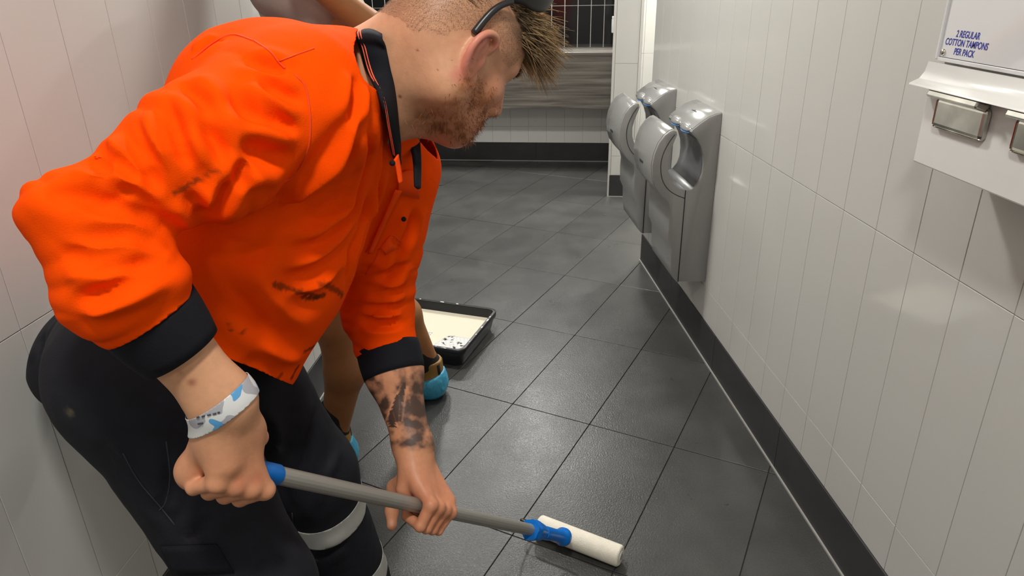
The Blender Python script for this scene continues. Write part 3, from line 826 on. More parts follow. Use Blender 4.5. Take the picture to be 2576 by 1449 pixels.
for (px, py, rad) in ((1006, 243, .0030), (1050, 126, .0018), (1102, 176, .0014), (1137, 152, .0012)):
    q = cast(hbv, px, py)
    if q is not None:
        m = np.exp(-(np.linalg.norm(V - q, axis=1) / rad) ** 4); base = base + (lin(110, 66, 40) - base) * (m * .8)[:, None]
add_skin(V, F, base)

# ---- hands
def hand(B, G, t, wr, S=1.0, dors=None, thumb=None, tb_=.018):
    n1 = (wr - G) - t * ((wr - G) @ t); n1 = nrm(n1)
    d = nrm(np.cross(t, n1)); 
    if d @ (CAM - G) < 0: d = -d
    pt = lambda a, r, phi: G + t * a * S + (d * math.cos(math.radians(phi)) - n1 * math.sin(math.radians(phi))) * r * S
    rad = [.0098, .0100, .0094, .0084]
    for i in range(4):
        a = .034 - .0225 * i; ln = (1.0, 1.06, 1.0, .86)[i]; spread = 1 - .02 * i
        mcp = pt(a, .032 - .001 * abs(i - 1), 12 + 6 * i * .5); pip = pt(a * .97, .0375 * (.93 + .07 * ln), 82 + 3 * i); dip = pt(a * .93, .0275, 150); tip = pt(a * .90, .0255, 205)
        q = rad[i] * S
        car = wr + t * (.014 - .010 * i) * S + (G - wr) * .12
        B.cone(car, mcp, .0130 * S, .0108 * S, .016)
        B.ell(mcp + d * .001, np.eye(3), np.array([1, 1, 1]) * q * 1.16, .007)
        B.cone(mcp, pip, q * 1.12, q * 1.02, .005); B.ell(pip, np.eye(3), np.ones(3) * q * 1.08, .003); B.cone(pip, dip, q * .98, q * .90, .003); B.cone(dip, tip, q * .9, q * .78, .003)
    # palm pads
    B.ell(wr * .5 + G * .5 + n1 * .004 + d * .006, np.array([t, n1, d]), np.array([.040, .040, .016]) * S, .02)
    B.cone(wr + t * tb_ * S - d * .004, pt(.040 if tb_ > .01 else .026, .024, 200) + n1 * .024 * S, .015 * S, .013 * S, .018)
    B.cone(wr - t * .018 * S - d * .002, pt(-.036, .026, -20) + n1 * .004, .014 * S, .012 * S, .018)
    if thumb is None:
        th = [wr + t * .002 * S + (G - wr) * .2 - d * .010, pt(.032, .034, 190), pt(.046, .0285, 155), pt(.034, .0300, 125)]
    else: th = thumb
    B.chain(th, [.0150 * S, .0130 * S, .0115 * S, .0095 * S], .010)
    return d, n1
s_of = lambda p: (p - RM) @ PD
# right arm: forearm, wrist, fist on the blue grip
A = Body()
GR = at(s_of(P3(588, 1176, 1.0)))
A.cone(RE + (RWr - RE) * .08, RE + (RWr - RE) * .45, .034, .047, .03)
fn = nrm(np.cross(RWr - RE, CAM - RE)); fd = nrm(np.cross(fn, RWr - RE))
A.cone(RE + (RWr - RE) * .40, RWr, .047, .0360, .03, fd, .84)
wrR = RWr + (GR - RWr) * .20
A.cone(RWr, wrR + (GR - wrR) * .2, .0355, .0340, .03, fd, .80)
A.ell(P3(486, 1190, .985), np.eye(3), np.array([.021, .021, .026]), .015)
A.cone(wrR + PD * .02, P3(484, 1180, .985), .016, .018, .02)
hand(A, GR, PD * -1, wrR, 1.17, tb_=.004)
V, F = A.mesh(.0024, 1)
c_ = lin(218, 162, 124)[None] * (.92 + .16 * fbm(V, 25, 3, 3)[:, None])
dk = np.linalg.norm(V - GR, axis=1)
c_ = c_ + (lin(206, 136, 100) - c_) * (sstep(.13, .03, dk) * .75)[:, None]
abv = bvh_of(V, F)
for (px, py, rad, col_) in ((482, 962, .0052, (150, 82, 60)), (455, 938, .0035, (190, 128, 100)), (604, 1217, .010, (206, 124, 92)), (648, 1204, .010, (206, 124, 92))):
    q = cast(abv, px, py)
    if q is not None: m = np.exp(-(np.linalg.norm(V - q, axis=1) / rad) ** 2); c_ = c_ + (lin(*col_) - c_) * (m * .75)[:, None]
add_skin(V, F, c_); rarmV, rarmF = V, F
# left arm: tattooed forearm, fist on the pole
A = Body()
GL = at(s_of(P3(1062, 1272, 1.38)))
fn = nrm(np.cross(LWr - LE, CAM - LE)); fd = nrm(np.cross(fn, LWr - LE))
A.cone(LE, LE + (LWr - LE) * .45, .050, .054, .03)
A.cone(LE + (LWr - LE) * .45, LWr, .054, .0325, .03, fd, .86)
wrL = LWr + (GL - LWr) * .22
A.cone(LWr, wrL, .0325, .030, .03, fd, .8)
thL = [wrL - PD * -.020 * 1 + (GL - wrL) * .25, P3(992, 1226, 1.415), P3(986, 1285, 1.415), P3(986, 1322, 1.405)]
hand(A, GL, PD, wrL, 1.06, thumb=thL)
V, F = A.mesh(.0016, 1)
c_ = lin(214, 150, 112)[None] * (.92 + .16 * fbm(V, 25, 3, 3)[:, None])
c_ = c_ + (lin(206, 132, 98) - c_) * (sstep(.11, .03, np.linalg.norm(V - GL, axis=1)) * .7)[:, None]
# tattoo: wolf head and pine trees on the outer forearm
cc_ = (V - CAM) @ WR; tx = CX + FPX * cc_[:, 0] / cc_[:, 2]; ty = CY + FPX * cc_[:, 1] / cc_[:, 2]
Q = np.stack([tx / 40, ty / 40, np.zeros(len(V))], 1)
ink = .72 + 2.6 * (fbm(Q, 1.6, 5, 21) - .47)
def blob(x0, y0, a, b_, rot=0.0):
    c0, s0_ = math.cos(rot), math.sin(rot); x = tx - x0; y = ty - y0
    return np.exp(-(((x * c0 + y * s0_) / a) ** 2 + ((-x * s0_ + y * c0) / b_) ** 2))
ink -= .9 * blob(978, 948, 16, 30, .3) + .6 * blob(1000, 925, 34, 9, .2) + .8 * blob(990, 985, 12, 34, .2) + .5 * blob(948, 985, 10, 26, -.3) + .8 * blob(1028, 940, 8, 26) + .8 * blob(1035, 1050, 30, 9, .2) + 1.0 * blob(1010, 1095, 40, 12, -.1)
ink += 1.0 * blob(987, 926, 11, 5, -.2) + 1.0 * blob(934, 953, 9, 8) + 1.4 * blob(969, 1014, 13, 15, .2) + .8 * blob(925, 920, 14, 40, .3) + .9 * blob(1043, 1068, 20, 8, .2) + 1.0 * blob(1046, 1100, 14, 5, .2) + .8 * blob(1012, 1122, 14, 6, -.3) + .5 * blob(945, 1010, 10, 40, -.4) + .6 * blob(1045, 1000, 12, 60)
for (x0, ya, yb, wd, lean) in ((1018, 962, 1060, 34, -.28), (1000, 992, 1062, 28, -.2), (983, 1032, 1075, 22, .1)):
    tt = (ty - ya) / (yb - ya); fr = (tt * 6) % 1.0; xc = x0 + lean * (ty - ya)
    inside = ((tt > 0) & (tt < 1)) * sstep(1.5, -1.5, np.abs(tx - xc) - (1.2 + wd * .5 * (.25 + .75 * np.clip(tt, 0, 1)) * (.25 + .75 * fr)))
    ink = ink * (1 - inside) + 1.2 * inside
    glow = ((tt > .1) & (tt < 1)) * sstep(4, 0, np.abs(np.abs(tx - xc) - wd * .62 * (.3 + .7 * np.clip(tt, 0, 1)))); ink -= .35 * glow * (1 - inside)
edge = sstep(1138, 1112, ty - .10 * (tx - 1030) + 26 * (fbm(Q, 2.4, 3, 4) - .5)) * sstep(.20, .26, (V - LE) @ nrm(LWr - LE) / np.linalg.norm(LWr - LE))
ink = np.clip(ink, 0, 1) * edge
c_ = c_ + (lin(40, 37, 38)[None] - c_) * (ink * .90)[:, None]
# thumbnail
q = P3(985, 1318, 1.39); m = np.exp(-(np.linalg.norm(V - q, axis=1) / .008) ** 4); c_ = c_ + (lin(226, 178, 160) - c_) * (m * .6)[:, None]
add_skin(V, F, c_); larmV, larmF = V, F
# hidden core of the body under the clothes, so that the figure is whole
A = Body()
A.cone(NB - upt * .07, C1, .065, .10, .05, lat, 1.4); A.cone(C1, C2, .11, .10, .05, lat, 1.4); A.cone(C2, C3, .10, .10, .05, lat, 1.35); A.cone(C3, C4, .10, .11, .05, lat, 1.35)
A.cone(RS, RE, .050, .030, .04); A.cone(LS, LE, .055, .042, .04); A.cone(NB - upt * .05, RS, .06, .055, .05); A.cone(NB - upt * .05, LS, .06, .055, .05)
for a, b, c in ((RHIP, RKN, RAN), (LHIP, LKN, LAN)): A.cone(C4, a, .10, .085, .05); A.cone(a, b, .082, .055, .04); A.cone(b, c, .055, .038, .04)
V, F = A.mesh(.008, 1); add_skin(V, F, np.tile(lin(214, 158, 122), (len(V), 1)))
SV = np.concatenate(skinV); SF = np.concatenate(skinF); SC = np.concatenate(skinC)
body = link('body', fast_mesh('body', to_local(SV, person), SF, SC), M_SKIN, person)

# ---- orange shirt with long sleeves
S = Body()
S.cone(NB - upt * .035 - fwd_t * .012, C1, .095, .140, .06, lat, 1.30)
S.cone(C1, C2, .140, .136, .06, lat, 1.36)
S.cone(C2, C3, .136, .135, .06, lat, 1.28)
S.cone(C3, C4, .135, .13, .06, lat, 1.28)
S.cone(C1 + fwd_t * .03, C2 + fwd_t * .07 - upt * .02, .11, .12, .06, lat, 1.35)
S.cone(C2 + fwd_t * .07, C3 + fwd_t * .130 - upt * .0, .12, .10, .06, lat, 1.3)
S.cone(NB - upt * .03 - lat * .06, RS - upt * .01, .062, .082, .05)
S.cone(NB - upt * .03 + lat * .06, LS - upt * .01, .062, .078, .05)
S.ell(C1 - fwd_t * .01 + upt * .02 - lat * .05, np.array([lat, upt, fwd_t]), np.array([.13, .12, .125]), .06)
um = RS + (RE - RS) * .45
S.cone(RS, um, .098, .086, .05); S.cone(um, RE, .084, .051, .04)
fm = RE + (RWr - RE) * .30; cuR = RE + (RWr - RE) * .50
S.cone(RE, fm, .052, .073, .025); S.cone(fm, cuR, .076, .060, .025)
S.cone(LS, LE, .085, .068, .05); lm = LE + (LWr - LE) * .05; cuL = LE + (LWr - LE) * .31
S.cone(LE, lm, .070, .072, .03); S.cone(lm, cuL, .072, .066, .02)
hemP = P3(620, 925, 1.05); hemB = P3(75, 655, 1.25); hemF = P3(772, 985, 1.22)
hn = nrm(np.cross(hemB - hemP, hemF - hemP)); hn = hn if hn @ (C4 - C1) > 0 else -hn
class Shirt(Body): pass
V, F = S.mesh(.0042, 1)
# trim: hem on the torso, cuffs on the sleeves, neck opening
def keep_faces(V, F, mask):
    k = mask[F].all(1); F = F[k]; used = np.unique(F); mp = -np.ones(len(V), int); mp[used] = np.arange(len(used)); return V[used], mp[F]
arm_d, _ = seg_dist(V, [RE, RWr]); arm_u, _ = seg_dist(V, [RS * .35 + RE * .65, RE]); larm_d, _ = seg_dist(V, [LS, LE, LWr])
on_arm = (arm_d < .088) | (arm_u < .098) | (larm_d < .082)
tR = (V - RE) @ nrm(RWr - RE) / np.linalg.norm(RWr - RE); tL = (V - LE) @ nrm(LWr - LE) / np.linalg.norm(LWr - LE)
g = np.where(on_arm, -1.0, (V - hemP) @ hn)
g = np.maximum(g, np.where(arm_d < .09, (tR - .50) * np.linalg.norm(RWr - RE), -1)); g = np.maximum(g, np.where(larm_d < .09, (tL - .32) * np.linalg.norm(LWr - LE), -1))
cp0, cp1, cp2 = P3(915, 95, 1.165), P3(955, 270, 1.045), P3(1050, 400, 1.19)
cpn = nrm(np.cross(cp1 - cp0, cp2 - cp0)); cpn = cpn if cpn @ upt > 0 else -cpn
g = np.maximum(g, np.where(np.linalg.norm(V - (cp0 + cp1 + cp2) / 3, axis=1) < .19, (V - cp1) @ cpn - .012 - .075 * sstep(.0, .05, (V - cp1) @ fwd_t), -1))
V, F = clip(V, F, g)
SHIRT_BASE = (V.copy(), F.copy())
sbv = bvh_of(V, F)
v_, w_ = -.0105, .011
FOLDS = [([(438, 204), (490, 235), (538, 286)], v_, .012), ([(566, 204), (621, 273), (673, 307), (749, 328)], v_ * 1.2, .013), ([(424, 235), (438, 297), (459, 376), (476, 442)], v_ * 1.2, .010),
         ([(304, 300), (331, 362), (373, 431), (407, 497)], v_ * 1.2, .011), ([(193, 362), (235, 404), (283, 438)], v_, .010), ([(286, 397), (321, 428), (355, 462)], v_, .009),
         ([(72, 483), (193, 488), (290, 522), (367, 546), (415, 580)], v_ * 1.0, .012), ([(145, 585), (261, 599), (338, 594), (420, 623)], v_ * .75, .012), ([(246, 469), (333, 488), (411, 536)], v_ * .6, .011),
         ([(594, 353), (676, 388), (749, 405)], v_ * 1.5, .015), ([(594, 483), (604, 435), (623, 401)], v_ * 1.2, .010), ([(520, 560), (560, 500), (575, 440)], v_ * 1.4, .010),
         ([(470, 480), (500, 530), (520, 580)], v_ * 1.2, .010), ([(350, 300), (372, 370), (420, 450)], v_, .009), ([(500, 300), (540, 360), (580, 430)], v_, .012),
         ([(650, 180), (700, 230), (770, 260)], v_, .011), ([(483, 150), (530, 112), (560, 95)], v_ * .9, .010), ([(600, 140), (680, 165), (720, 190)], v_, .010),
         ([(884, 338), (821, 425), (754, 478), (700, 520)], -v_ * 1.5, .014), ([(900, 483), (821, 570), (725, 609)], -v_ * 1.3, .014), ([(900, 545), (812, 640), (700, 680)], -v_ * 1.2, .015), ([(880, 640), (800, 720), (690, 740)], -v_, .016),
         ([(906, 186), (898, 250), (880, 330)], v_ * 1.2, .009), ([(935, 182), (930, 300), (905, 420)], v_ * 1.5, .009), ([(955, 420), (940, 500), (905, 600), (890, 700)], v_ * 1.4, .010),
         ([(193, 805), (305, 758), (445, 700)], -v_ * 1.0, .012), ([(180, 770), (260, 735), (400, 690)], v_ * .8, .011), ([(215, 690), (300, 670), (420, 655)], v_, .010), ([(140, 640), (240, 650), (380, 630)], v_ * .8, .012),
         ([(898, 803), (960, 815), (1028, 806)], v_ * 1.3, .010), ([(900, 775), (970, 780), (1020, 770)], v_ * 1.1, .009), ([(930, 700), (990, 690), (1030, 650)], v_, .011), ([(1000, 640), (1030, 580), (1045, 520)], v_, .011), ([(960, 740), (1000, 730), (1025, 720)], v_, .008),
         ([(650, 860), (720, 900), (800, 900)], -v_ * .9, .016), ([(560, 700), (640, 800), (700, 860)], v_ * .8, .018), ([(600, 640), (700, 760), (780, 830)], -v_ * .8, .018)]
FOLDS += [([(903, 265), (885, 330), (850, 400), (815, 440)], -v_ * .8, .010), ([(938, 265), (925, 400), (890, 520), (830, 600)], v_ * .9, .009), ([(962, 330), (950, 420), (925, 520), (880, 610)], -v_ * .8, .009),
          ([(930, 480), (905, 560), (880, 650), (872, 740)], v_ * .8, .009), ([(640, 240), (700, 300), (760, 340)], v_ * .6, .010), ([(240, 340), (262, 380), (300, 420)], v_ * .8, .008), ([(395, 260), (408, 330), (430, 400), (440, 460)], v_ * .7, .008), ([(700, 600), (640, 640), (560, 650)], v_ * .6, .016), ([(1010, 600), (1000, 660), (960, 720)], v_ * .7, .010)]
V = folds(V, F, [(p_, a_ * 1.15, w__ * .95) for p_, a_, w__ in FOLDS], sbv)
N_ = normals(V, F); V = V + N_ * ((fbm(V, 9, 3, 2) - .47) * .010)[:, None]
def wrinkles(V, N_, a, b, r, fa, amp, seed):
    ax_ = nrm(b - a); s = (V - a) @ ax_; q = V - a - np.outer(s, ax_); dd, _ = seg_dist(V, [a, b]); m = sstep(r * 1.35, r * 1.05, dd)
    P_ = np.concatenate([q * 9, (s * fa)[:, None]], 1); P_ = np.stack([P_[:, 0] + P_[:, 2] * .6, P_[:, 1] + P_[:, 2] * .5, P_[:, 3] + .8 * vnoise(V, 12, seed + 9)], 1)
    n = vnoise(P_, 1.0, seed) - .5; return V + N_ * (m * amp * (1 - np.abs(n) * 3.2).clip(-1, 1) * -1)[:, None]
V = wrinkles(V, N_, RS, RE, .085, 30, .0045, 31); V = wrinkles(V, N_, RE, cuR, .075, 40, .0052, 32); V = wrinkles(V, N_, LE + (LS - LE) * .4, cuL, .072, 44, .0050, 33)
V = lap(lap(V, F, .35), F, .3)
sbv = bvh_of(V, F)
ocol = np.tile(np.array([1.0, .078, .0006]), (len(V), 1)); on = fbm(V, 120, 3, 8)
def stain(pix, wd, colr, amt):
    global ocol
    pts = trace(sbv, pix, 4)
    if len(pts) < 2: return
    d, t = seg_dist(V, pts); m = sstep(wd, wd * .3, d + wd * 2.2 * (on - .5)) * amt
    ocol = ocol + (np.array(colr) - ocol) * m[:, None]
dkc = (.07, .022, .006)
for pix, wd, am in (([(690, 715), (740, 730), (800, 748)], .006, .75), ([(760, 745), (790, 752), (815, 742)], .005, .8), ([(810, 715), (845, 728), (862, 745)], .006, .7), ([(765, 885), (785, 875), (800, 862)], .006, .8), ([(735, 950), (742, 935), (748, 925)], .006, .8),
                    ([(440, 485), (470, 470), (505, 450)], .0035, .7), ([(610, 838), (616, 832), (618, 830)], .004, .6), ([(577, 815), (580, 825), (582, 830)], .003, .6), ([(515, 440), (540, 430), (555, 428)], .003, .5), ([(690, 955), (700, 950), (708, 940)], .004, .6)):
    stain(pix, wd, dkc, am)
stain([(796, 864), (799, 860), (801, 857)], .004, (.8, .5, .4), .9)
V_SHIRT, F_SHIRT = V, F
shirt = link('shirt', fast_mesh('shirt', to_local(V, person), F, ocol), M_ORANGE, person)
md = shirt.modifiers.new('thickness', 'SOLIDIFY'); md.thickness = .0025; md.offset = -1
M_SEAM = mat('orange_seam_thread', (0.85, 0.06, 0.0, 1), 0.8)
def seam(pix, r=.0012, m=M_SEAM, nm='seam', lift=.0003, bv=None):
    pts = trace(bv or sbv, pix, 6, lift)
    if len(pts) > 2: tube(nm, to_local(pts, person), r, m, shirt, 6).matrix_parent_inverse = Matrix.Identity(4)
shirt.location = (0, 0, 0)
for pix in ([(483, 150), (535, 108), (585, 87), (640, 103)], [(640, 103), (680, 130), (702, 156), (718, 172)], [(702, 154), (745, 138), (790, 122)], [(742, 188), (768, 220), (780, 290), (776, 370), (745, 435), (715, 458)],
            [(920, 635), (960, 560), (1000, 500), (1015, 480)], [(952, 628), (985, 592), (1008, 610)], [(952, 628), (945, 650), (920, 690)]):
    seam(pix)

# ---- ribbed navy cuffs
def ring_band(nm, c0, c1, axis, r0, r1, m, parent, sq=1.0, n_=None, thick=.003, n=48, wob=0.0, cols=None, rows=6):
    a = nrm(axis); u = nrm(n_ - a * (n_ @ a)) if n_ is not None else nrm(np.cross(a, [0, 0, 1.0])); v = np.cross(a, u)
    V = []; F = []
    prof = [(t, 0) for t in np.linspace(0, 1, rows)] + [(t, -thick) for t in np.linspace(1, 0, rows)]
    for t, o_ in prof:
        c = c0 + (c1 - c0) * t; r = r0 + (r1 - r0) * t + o_ + .0016 * math.sin(t * math.pi)
        for j in range(n):
            th = 2 * math.pi * j / n; V.append(c + r * (math.cos(th) * u * sq + math.sin(th) * v) + a * wob * math.sin(th * 2 + 1))
    k = len(prof)
    for i in range(k):
        for j in range(n): F.append((i * n + j, i * n + (j + 1) % n, ((i + 1) % k) * n + (j + 1) % n, ((i + 1) % k) * n + j))
    o = link(nm, fast_mesh(nm, to_local(V, person), np.array(F)[:, ::-1]), m, parent); return o
aR = nrm(RWr - RE); aL = nrm(LWr - LE); LR = np.linalg.norm(RWr - RE); LL = np.linalg.norm(LWr - LE)
fdR = nrm(np.cross(nrm(np.cross(RWr - RE, CAM - RE)), RWr - RE)); fdL = nrm(np.cross(nrm(np.cross(LWr - LE, CAM - LE)), LWr - LE))
ring_band('cuff', RE + aR * LR * .47, RE + aR * LR * .70, aR, .062, .0515, M_NAVY, person, .93, fdR)
ring_band('cuff', LE + aL * LL * .29, LE + aL * LL * .49, aL, .0640, .0615, M_NAVY, person, .97, fdL)
# ---- paper wristband with blue and grey camouflage print
def band_material():
    m = bpy.data.materials.new('camouflage_paper_band'); m.use_nodes = True
    nt = m.node_tree; L = nt.links; b = nt.nodes['Principled BSDF']; tc = nt.nodes.new('ShaderNodeTexCoord')
    def layer(scale, off, th0, prev, c):
        mp = nt.nodes.new('ShaderNodeMapping'); mp.inputs['Location'].default_value = off; L.new(tc.outputs['Object'], mp.inputs[0])
        n = nt.nodes.new('ShaderNodeTexNoise'); n.inputs['Scale'].default_value = scale; n.inputs['Detail'].default_value = .5; L.new(mp.outputs[0], n.inputs['Vector'])
        r = nt.nodes.new('ShaderNodeMath'); r.operation = 'GREATER_THAN'; r.inputs[1].default_value = th0; L.new(n.outputs[0], r.inputs[0])
        mx = nt.nodes.new('ShaderNodeMix'); mx.data_type = 'RGBA'; L.new(r.outputs[0], mx.inputs[0]); mx.inputs['B'].default_value = c
        if prev is None: mx.inputs['A'].default_value = srgb(226, 228, 228)
        else: L.new(prev, mx.inputs['A'])
        return mx.outputs['Result']
    x = layer(36, (1, 2, 3), .54, None, srgb(176, 176, 184)); x = layer(40, (7, 1, 5), .60, x, srgb(96, 168, 222))
    L.new(x, b.inputs['Base Color']); b.inputs['Roughness'].default_value = .5; return m
wc = RWr + (RWr - RE) * .005; wax = nrm(aR + .10 * fdR)
g = np.maximum(np.abs((rarmV - wc) @ wax) - .0135, np.linalg.norm(rarmV - wc, axis=1) - .08)
Vw, Fw = clip(rarmV + normals(rarmV, rarmF) * .0022, rarmF, g)
wb = link('wristband', fast_mesh('wristband', to_local(Vw, person), Fw), band_material(), person); wb.modifiers.new('t', 'SOLIDIFY').thickness = .0008
wbv = bvh_of(Vw, Fw)
for (px, py, ln) in ((497, 1049, 9), (512, 1046, 7), (526, 1043, 8), (540, 1040, 8), (550, 1037, 6), (505, 1064, 12)):
    q = trace(wbv, [(px - ln / 2, py + 1), (px, py), (px + ln / 2, py - 1)], 2, .0008)
    if len(q) > 2: tube('print_mark', to_local(q, person), .0011, mat('faded_black_print', (.06, .06, .07, 1), .7), wb, 5)
wb['label'] = 'white paper wristband with blue and grey camouflage print'

# ---- navy shirt tail and trousers
T = Body()
T.cone(C2, C3, .128, .134, .06, lat, 1.28); T.cone(C3, C4, .134, .150, .06, lat, 1.22); T.cone(C4, C4 - upt * .05 - fwd_t * .03, .150, .145, .05, lat, 1.15)
T.cone(C3 + fwd_t * .05, C4 + fwd_t * .06, .11, .10, .05, lat, 1.3)
V, F = T.mesh(.0055, 1)
tl0 = P3(90, 985, 1.15); tl1 = P3(330, 1080, 1.05); tl2 = P3(800, 990, 1.3)
tn = nrm(np.cross(tl1 - tl0, tl2 - tl0)); tn = tn if tn @ (C4 - C1) > 0 else -tn
V, F = clip(V, F, np.maximum((V - tl0) @ tn - .012 * np.sin(V[:, 1] * 40), -.05 - (V - hemP) @ hn))
V = folds(V, F, [([(120, 700), (110, 800), (100, 900)], -.006, .014), ([(250, 860), (220, 930), (180, 1000)], .005, .018), ([(350, 950), (330, 1000), (320, 1060)], .005, .018)])
tail = link('shirt_tail', fast_mesh('shirt_tail', to_local(V, person), F), M_NAVY, person)
md = tail.modifiers.new('thickness', 'SOLIDIFY'); md.thickness = .003; md.offset = -1
T = Body()
T.cone(C3, C4, .118, .132, .05, lat, 1.22); T.cone(C4, C4 - upt * .06, .132, .12, .05, lat, 1.2)
T.cone(C4, RHIP, .13, .122, .06); T.cone(C4, LHIP, .13, .118, .06)
T.cone(RHIP, RKN, .124, .092, .05); T.cone(RKN, RAN, .090, .080, .04)
T.cone(LHIP, LKN, .120, .088, .05); T.cone(LKN, LAN, .086, .082, .04)
T.cone(RKN - np.array([0, 0, .02]), RKN - np.array([0, 0, .06]), .094, .088, .03)
T.cut((RAN + LAN) / 2 - np.array([0, 0, .045]), (0, 0, -1))
V, F = T.mesh(.0055, 1)
TB = bvh_of(V, F)
V = folds(V, F, [([(420, 1120), (423, 1230), (400, 1290)], -.006, .008), ([(300, 1110), (380, 1260), (440, 1330)], -.006, .012), ([(260, 1080), (330, 1160), (390, 1290)], .006, .014), ([(700, 1190), (735, 1290), (740, 1400)], -.006, .012),
                 ([(800, 1010), (770, 1130), (750, 1230)], -.006, .014), ([(860, 1120), (820, 1210), (800, 1290)], .006, .014), ([(880, 1360), (820, 1400), (780, 1440)], -.006, .012), ([(600, 1330), (640, 1400), (650, 1449)], .004, .02),
                 ([(520, 1290), (500, 1340), (450, 1370)], -.004, .014), ([(660, 1010), (700, 1090), (690, 1170)], .006, .016)], TB)
N_ = normals(V, F); V = V + N_ * ((fbm(V, 11, 3, 6) - .47) * .012)[:, None]
TB = bvh_of(V, F)
tc_ = np.tile(np.array([.0105, .0115, .0175]), (len(V), 1)); tn_ = fbm(V, 90, 3, 4)
for px, py, rad, cc, am in ((480, 1350, .010, (90, 78, 88), .35), (440, 1395, .006, (150, 150, 155), .5), (700, 1130, .012, (70, 74, 84), .5), (850, 1010, .03, (80, 66, 58), .4), (845, 1060, .02, (70, 60, 55), .4), (800, 1410, .006, (110, 110, 110), .5), (880, 1230, .02, (40, 40, 44), .5), (640, 1010, .03, (34, 36, 44), .5), (173, 1035, .006, (150, 140, 105), .7)):
    q = cast(TB, px, py)
    if q is not None: m = np.exp(-(np.linalg.norm(V - q, axis=1) / rad) ** 2) * sstep(.38, .6, tn_) * am; tc_ = tc_ + (lin(*cc) - tc_) * m[:, None]
trousers = link('trousers', fast_mesh('trousers', to_local(V, person), F, tc_), M_TROU, person)
# reflective tape wrapped on the legs: a strip of the trouser surface, lifted
def tape(V, F, c, ax_, half, m, nm):
    N = normals(V, F); s = (V - c) @ nrm(ax_); near = np.linalg.norm(V - c, axis=1) < .17
    Vk, Fk = clip(V + N * .0022, F, np.maximum(np.abs(s) - half, np.where(near, -1, 1.0)))
    o = link(nm, fast_mesh(nm, to_local(Vk, person), Fk), m, trousers); o.modifiers.new('t', 'SOLIDIFY').thickness = .0012
q0 = P3(820, 1315, 1.52); side_leg, _ = seg_dist(V, [LKN, LAN])
tape(V, F, q0, P3(870, 1400, 1.64) - P3(800, 1260, 1.5) , .026, M_REFL, 'reflective_band')
tape(V, F, P3(950, 1440, 1.66), LAN - LKN, .026, M_REFL, 'reflective_band')
# pocket opening seam and cargo pocket flap on the near leg
M_THR = mat('navy_thread', (0.035, 0.04, 0.055, 1), .8)
def tseam(pix, r=.0011, m=M_THR, nm='seam'):
    pts = trace(TB, pix, 6, .0004)
    if len(pts) > 2: tube(nm, to_local(pts, person), r, m, trousers, 6)
tseam([(418, 1110), (428, 1190), (418, 1260), (400, 1285)]); tseam([(310, 1140), (350, 1210), (400, 1270), (440, 1320)]); tseam([(735, 1290), (742, 1370), (738, 1445)])
def flap(pix, nm='pocket_flap', lift=.004):
    P = [cast(TB, x, y, lift) for x, y in pix]
    if any(p is None for p in P): return
    n = 10; V = []; F = []
    for i in range(n + 1):
        for j in range(5):
            a = pix[0][0] + (pix[1][0] - pix[0][0]) * i / n, pix[0][1] + (pix[1][1] - pix[0][1]) * i / n; b = pix[3][0] + (pix[2][0] - pix[3][0]) * i / n, pix[3][1] + (pix[2][1] - pix[3][1]) * i / n
            q = cast(TB, a[0] + (b[0] - a[0]) * j / 4, a[1] + (b[1] - a[1]) * j / 4, lift); V.append(q if q is not None else V[-1])
    for i in range(n):
        for j in range(4): F.append((i * 5 + j, i * 5 + j + 1, (i + 1) * 5 + j + 1, (i + 1) * 5 + j))
    o = link(nm, fast_mesh(nm, to_local(V, person), np.array(F)), M_NAVY, trousers); o.modifiers.new('t', 'SOLIDIFY').thickness = .003
flap([(405, 1372), (545, 1368), (590, 1440), (440, 1445)])
# boots below the trouser legs
for an, kn, fd_ in ((RAN, RKN, np.array([.6, -.5, 0])), (LAN, LKN, np.array([.35, -.9, 0]))):
    fd_ = nrm(fd_); Bt = Body(); hl_ = np.array([an[0], an[1], .045]) - fd_ * .035
    Bt.cone(an + np.array([0, 0, .05]), hl_, .055, .042, .03); Bt.cone(hl_, hl_ + fd_ * .22 + np.array([0, 0, -.005]), .044, .040, .03, np.cross(fd_, [0, 0, 1]), 1.1); Bt.cut((0, 0, .004), (0, 0, -1))
    Vb, Fb = Bt.mesh(.006, 1); link('boot', fast_mesh('boot', to_local(Vb, person), Fb), M_BOOT, person)

# ---- collar: navy rib band standing round the neck and folded outwards
def ribbon(nm, inner, outer, m, parent, n=8, cols_=6, thick=.003, bulge=.004, ref=None):
    A_ = bez(inner, n); B_ = bez(outer, n); k = min(len(A_), len(B_)); V = []; F = []
    for i in range(k):
        for j in range(cols_ + 1):
            t = j / cols_; p = A_[i] * (1 - t) + B_[i] * t
            if ref is not None: p = p + nrm(p - ref) * bulge * math.sin(math.pi * t)
            V.append(p)
    for i in range(k - 1):
        for j in range(cols_): F.append((i * (cols_ + 1) + j, i * (cols_ + 1) + j + 1, (i + 1) * (cols_ + 1) + j + 1, (i + 1) * (cols_ + 1) + j))
    o = link(nm, fast_mesh(nm, to_local(V, person), np.array(F)), m, parent); md = o.modifiers.new('t', 'SOLIDIFY'); md.thickness = thick; md.offset = 0
    return o
nV = np.concatenate([headV, V_SHIRT]); nF = np.concatenate([headF, F_SHIRT + len(headV)]); nbv = bvh_of(nV, nF)
def onto(pix, bv, lift): 
    q = [cast(bv, x, y, lift) for x, y in pix]; return q
cin = [P3(1015, 95, 1.235), P3(975, 78, 1.20)] + onto([(966, 92), (978, 130), (988, 185), (996, 245), (1000, 310), (1001, 365), (999, 390)], nbv, .005)
cout = [P3(960, 130, 1.26), P3(922, 98, 1.215)] + onto([(906, 94), (916, 130), (930, 185), (943, 245), (958, 310), (980, 375), (996, 408)], nbv, .008)
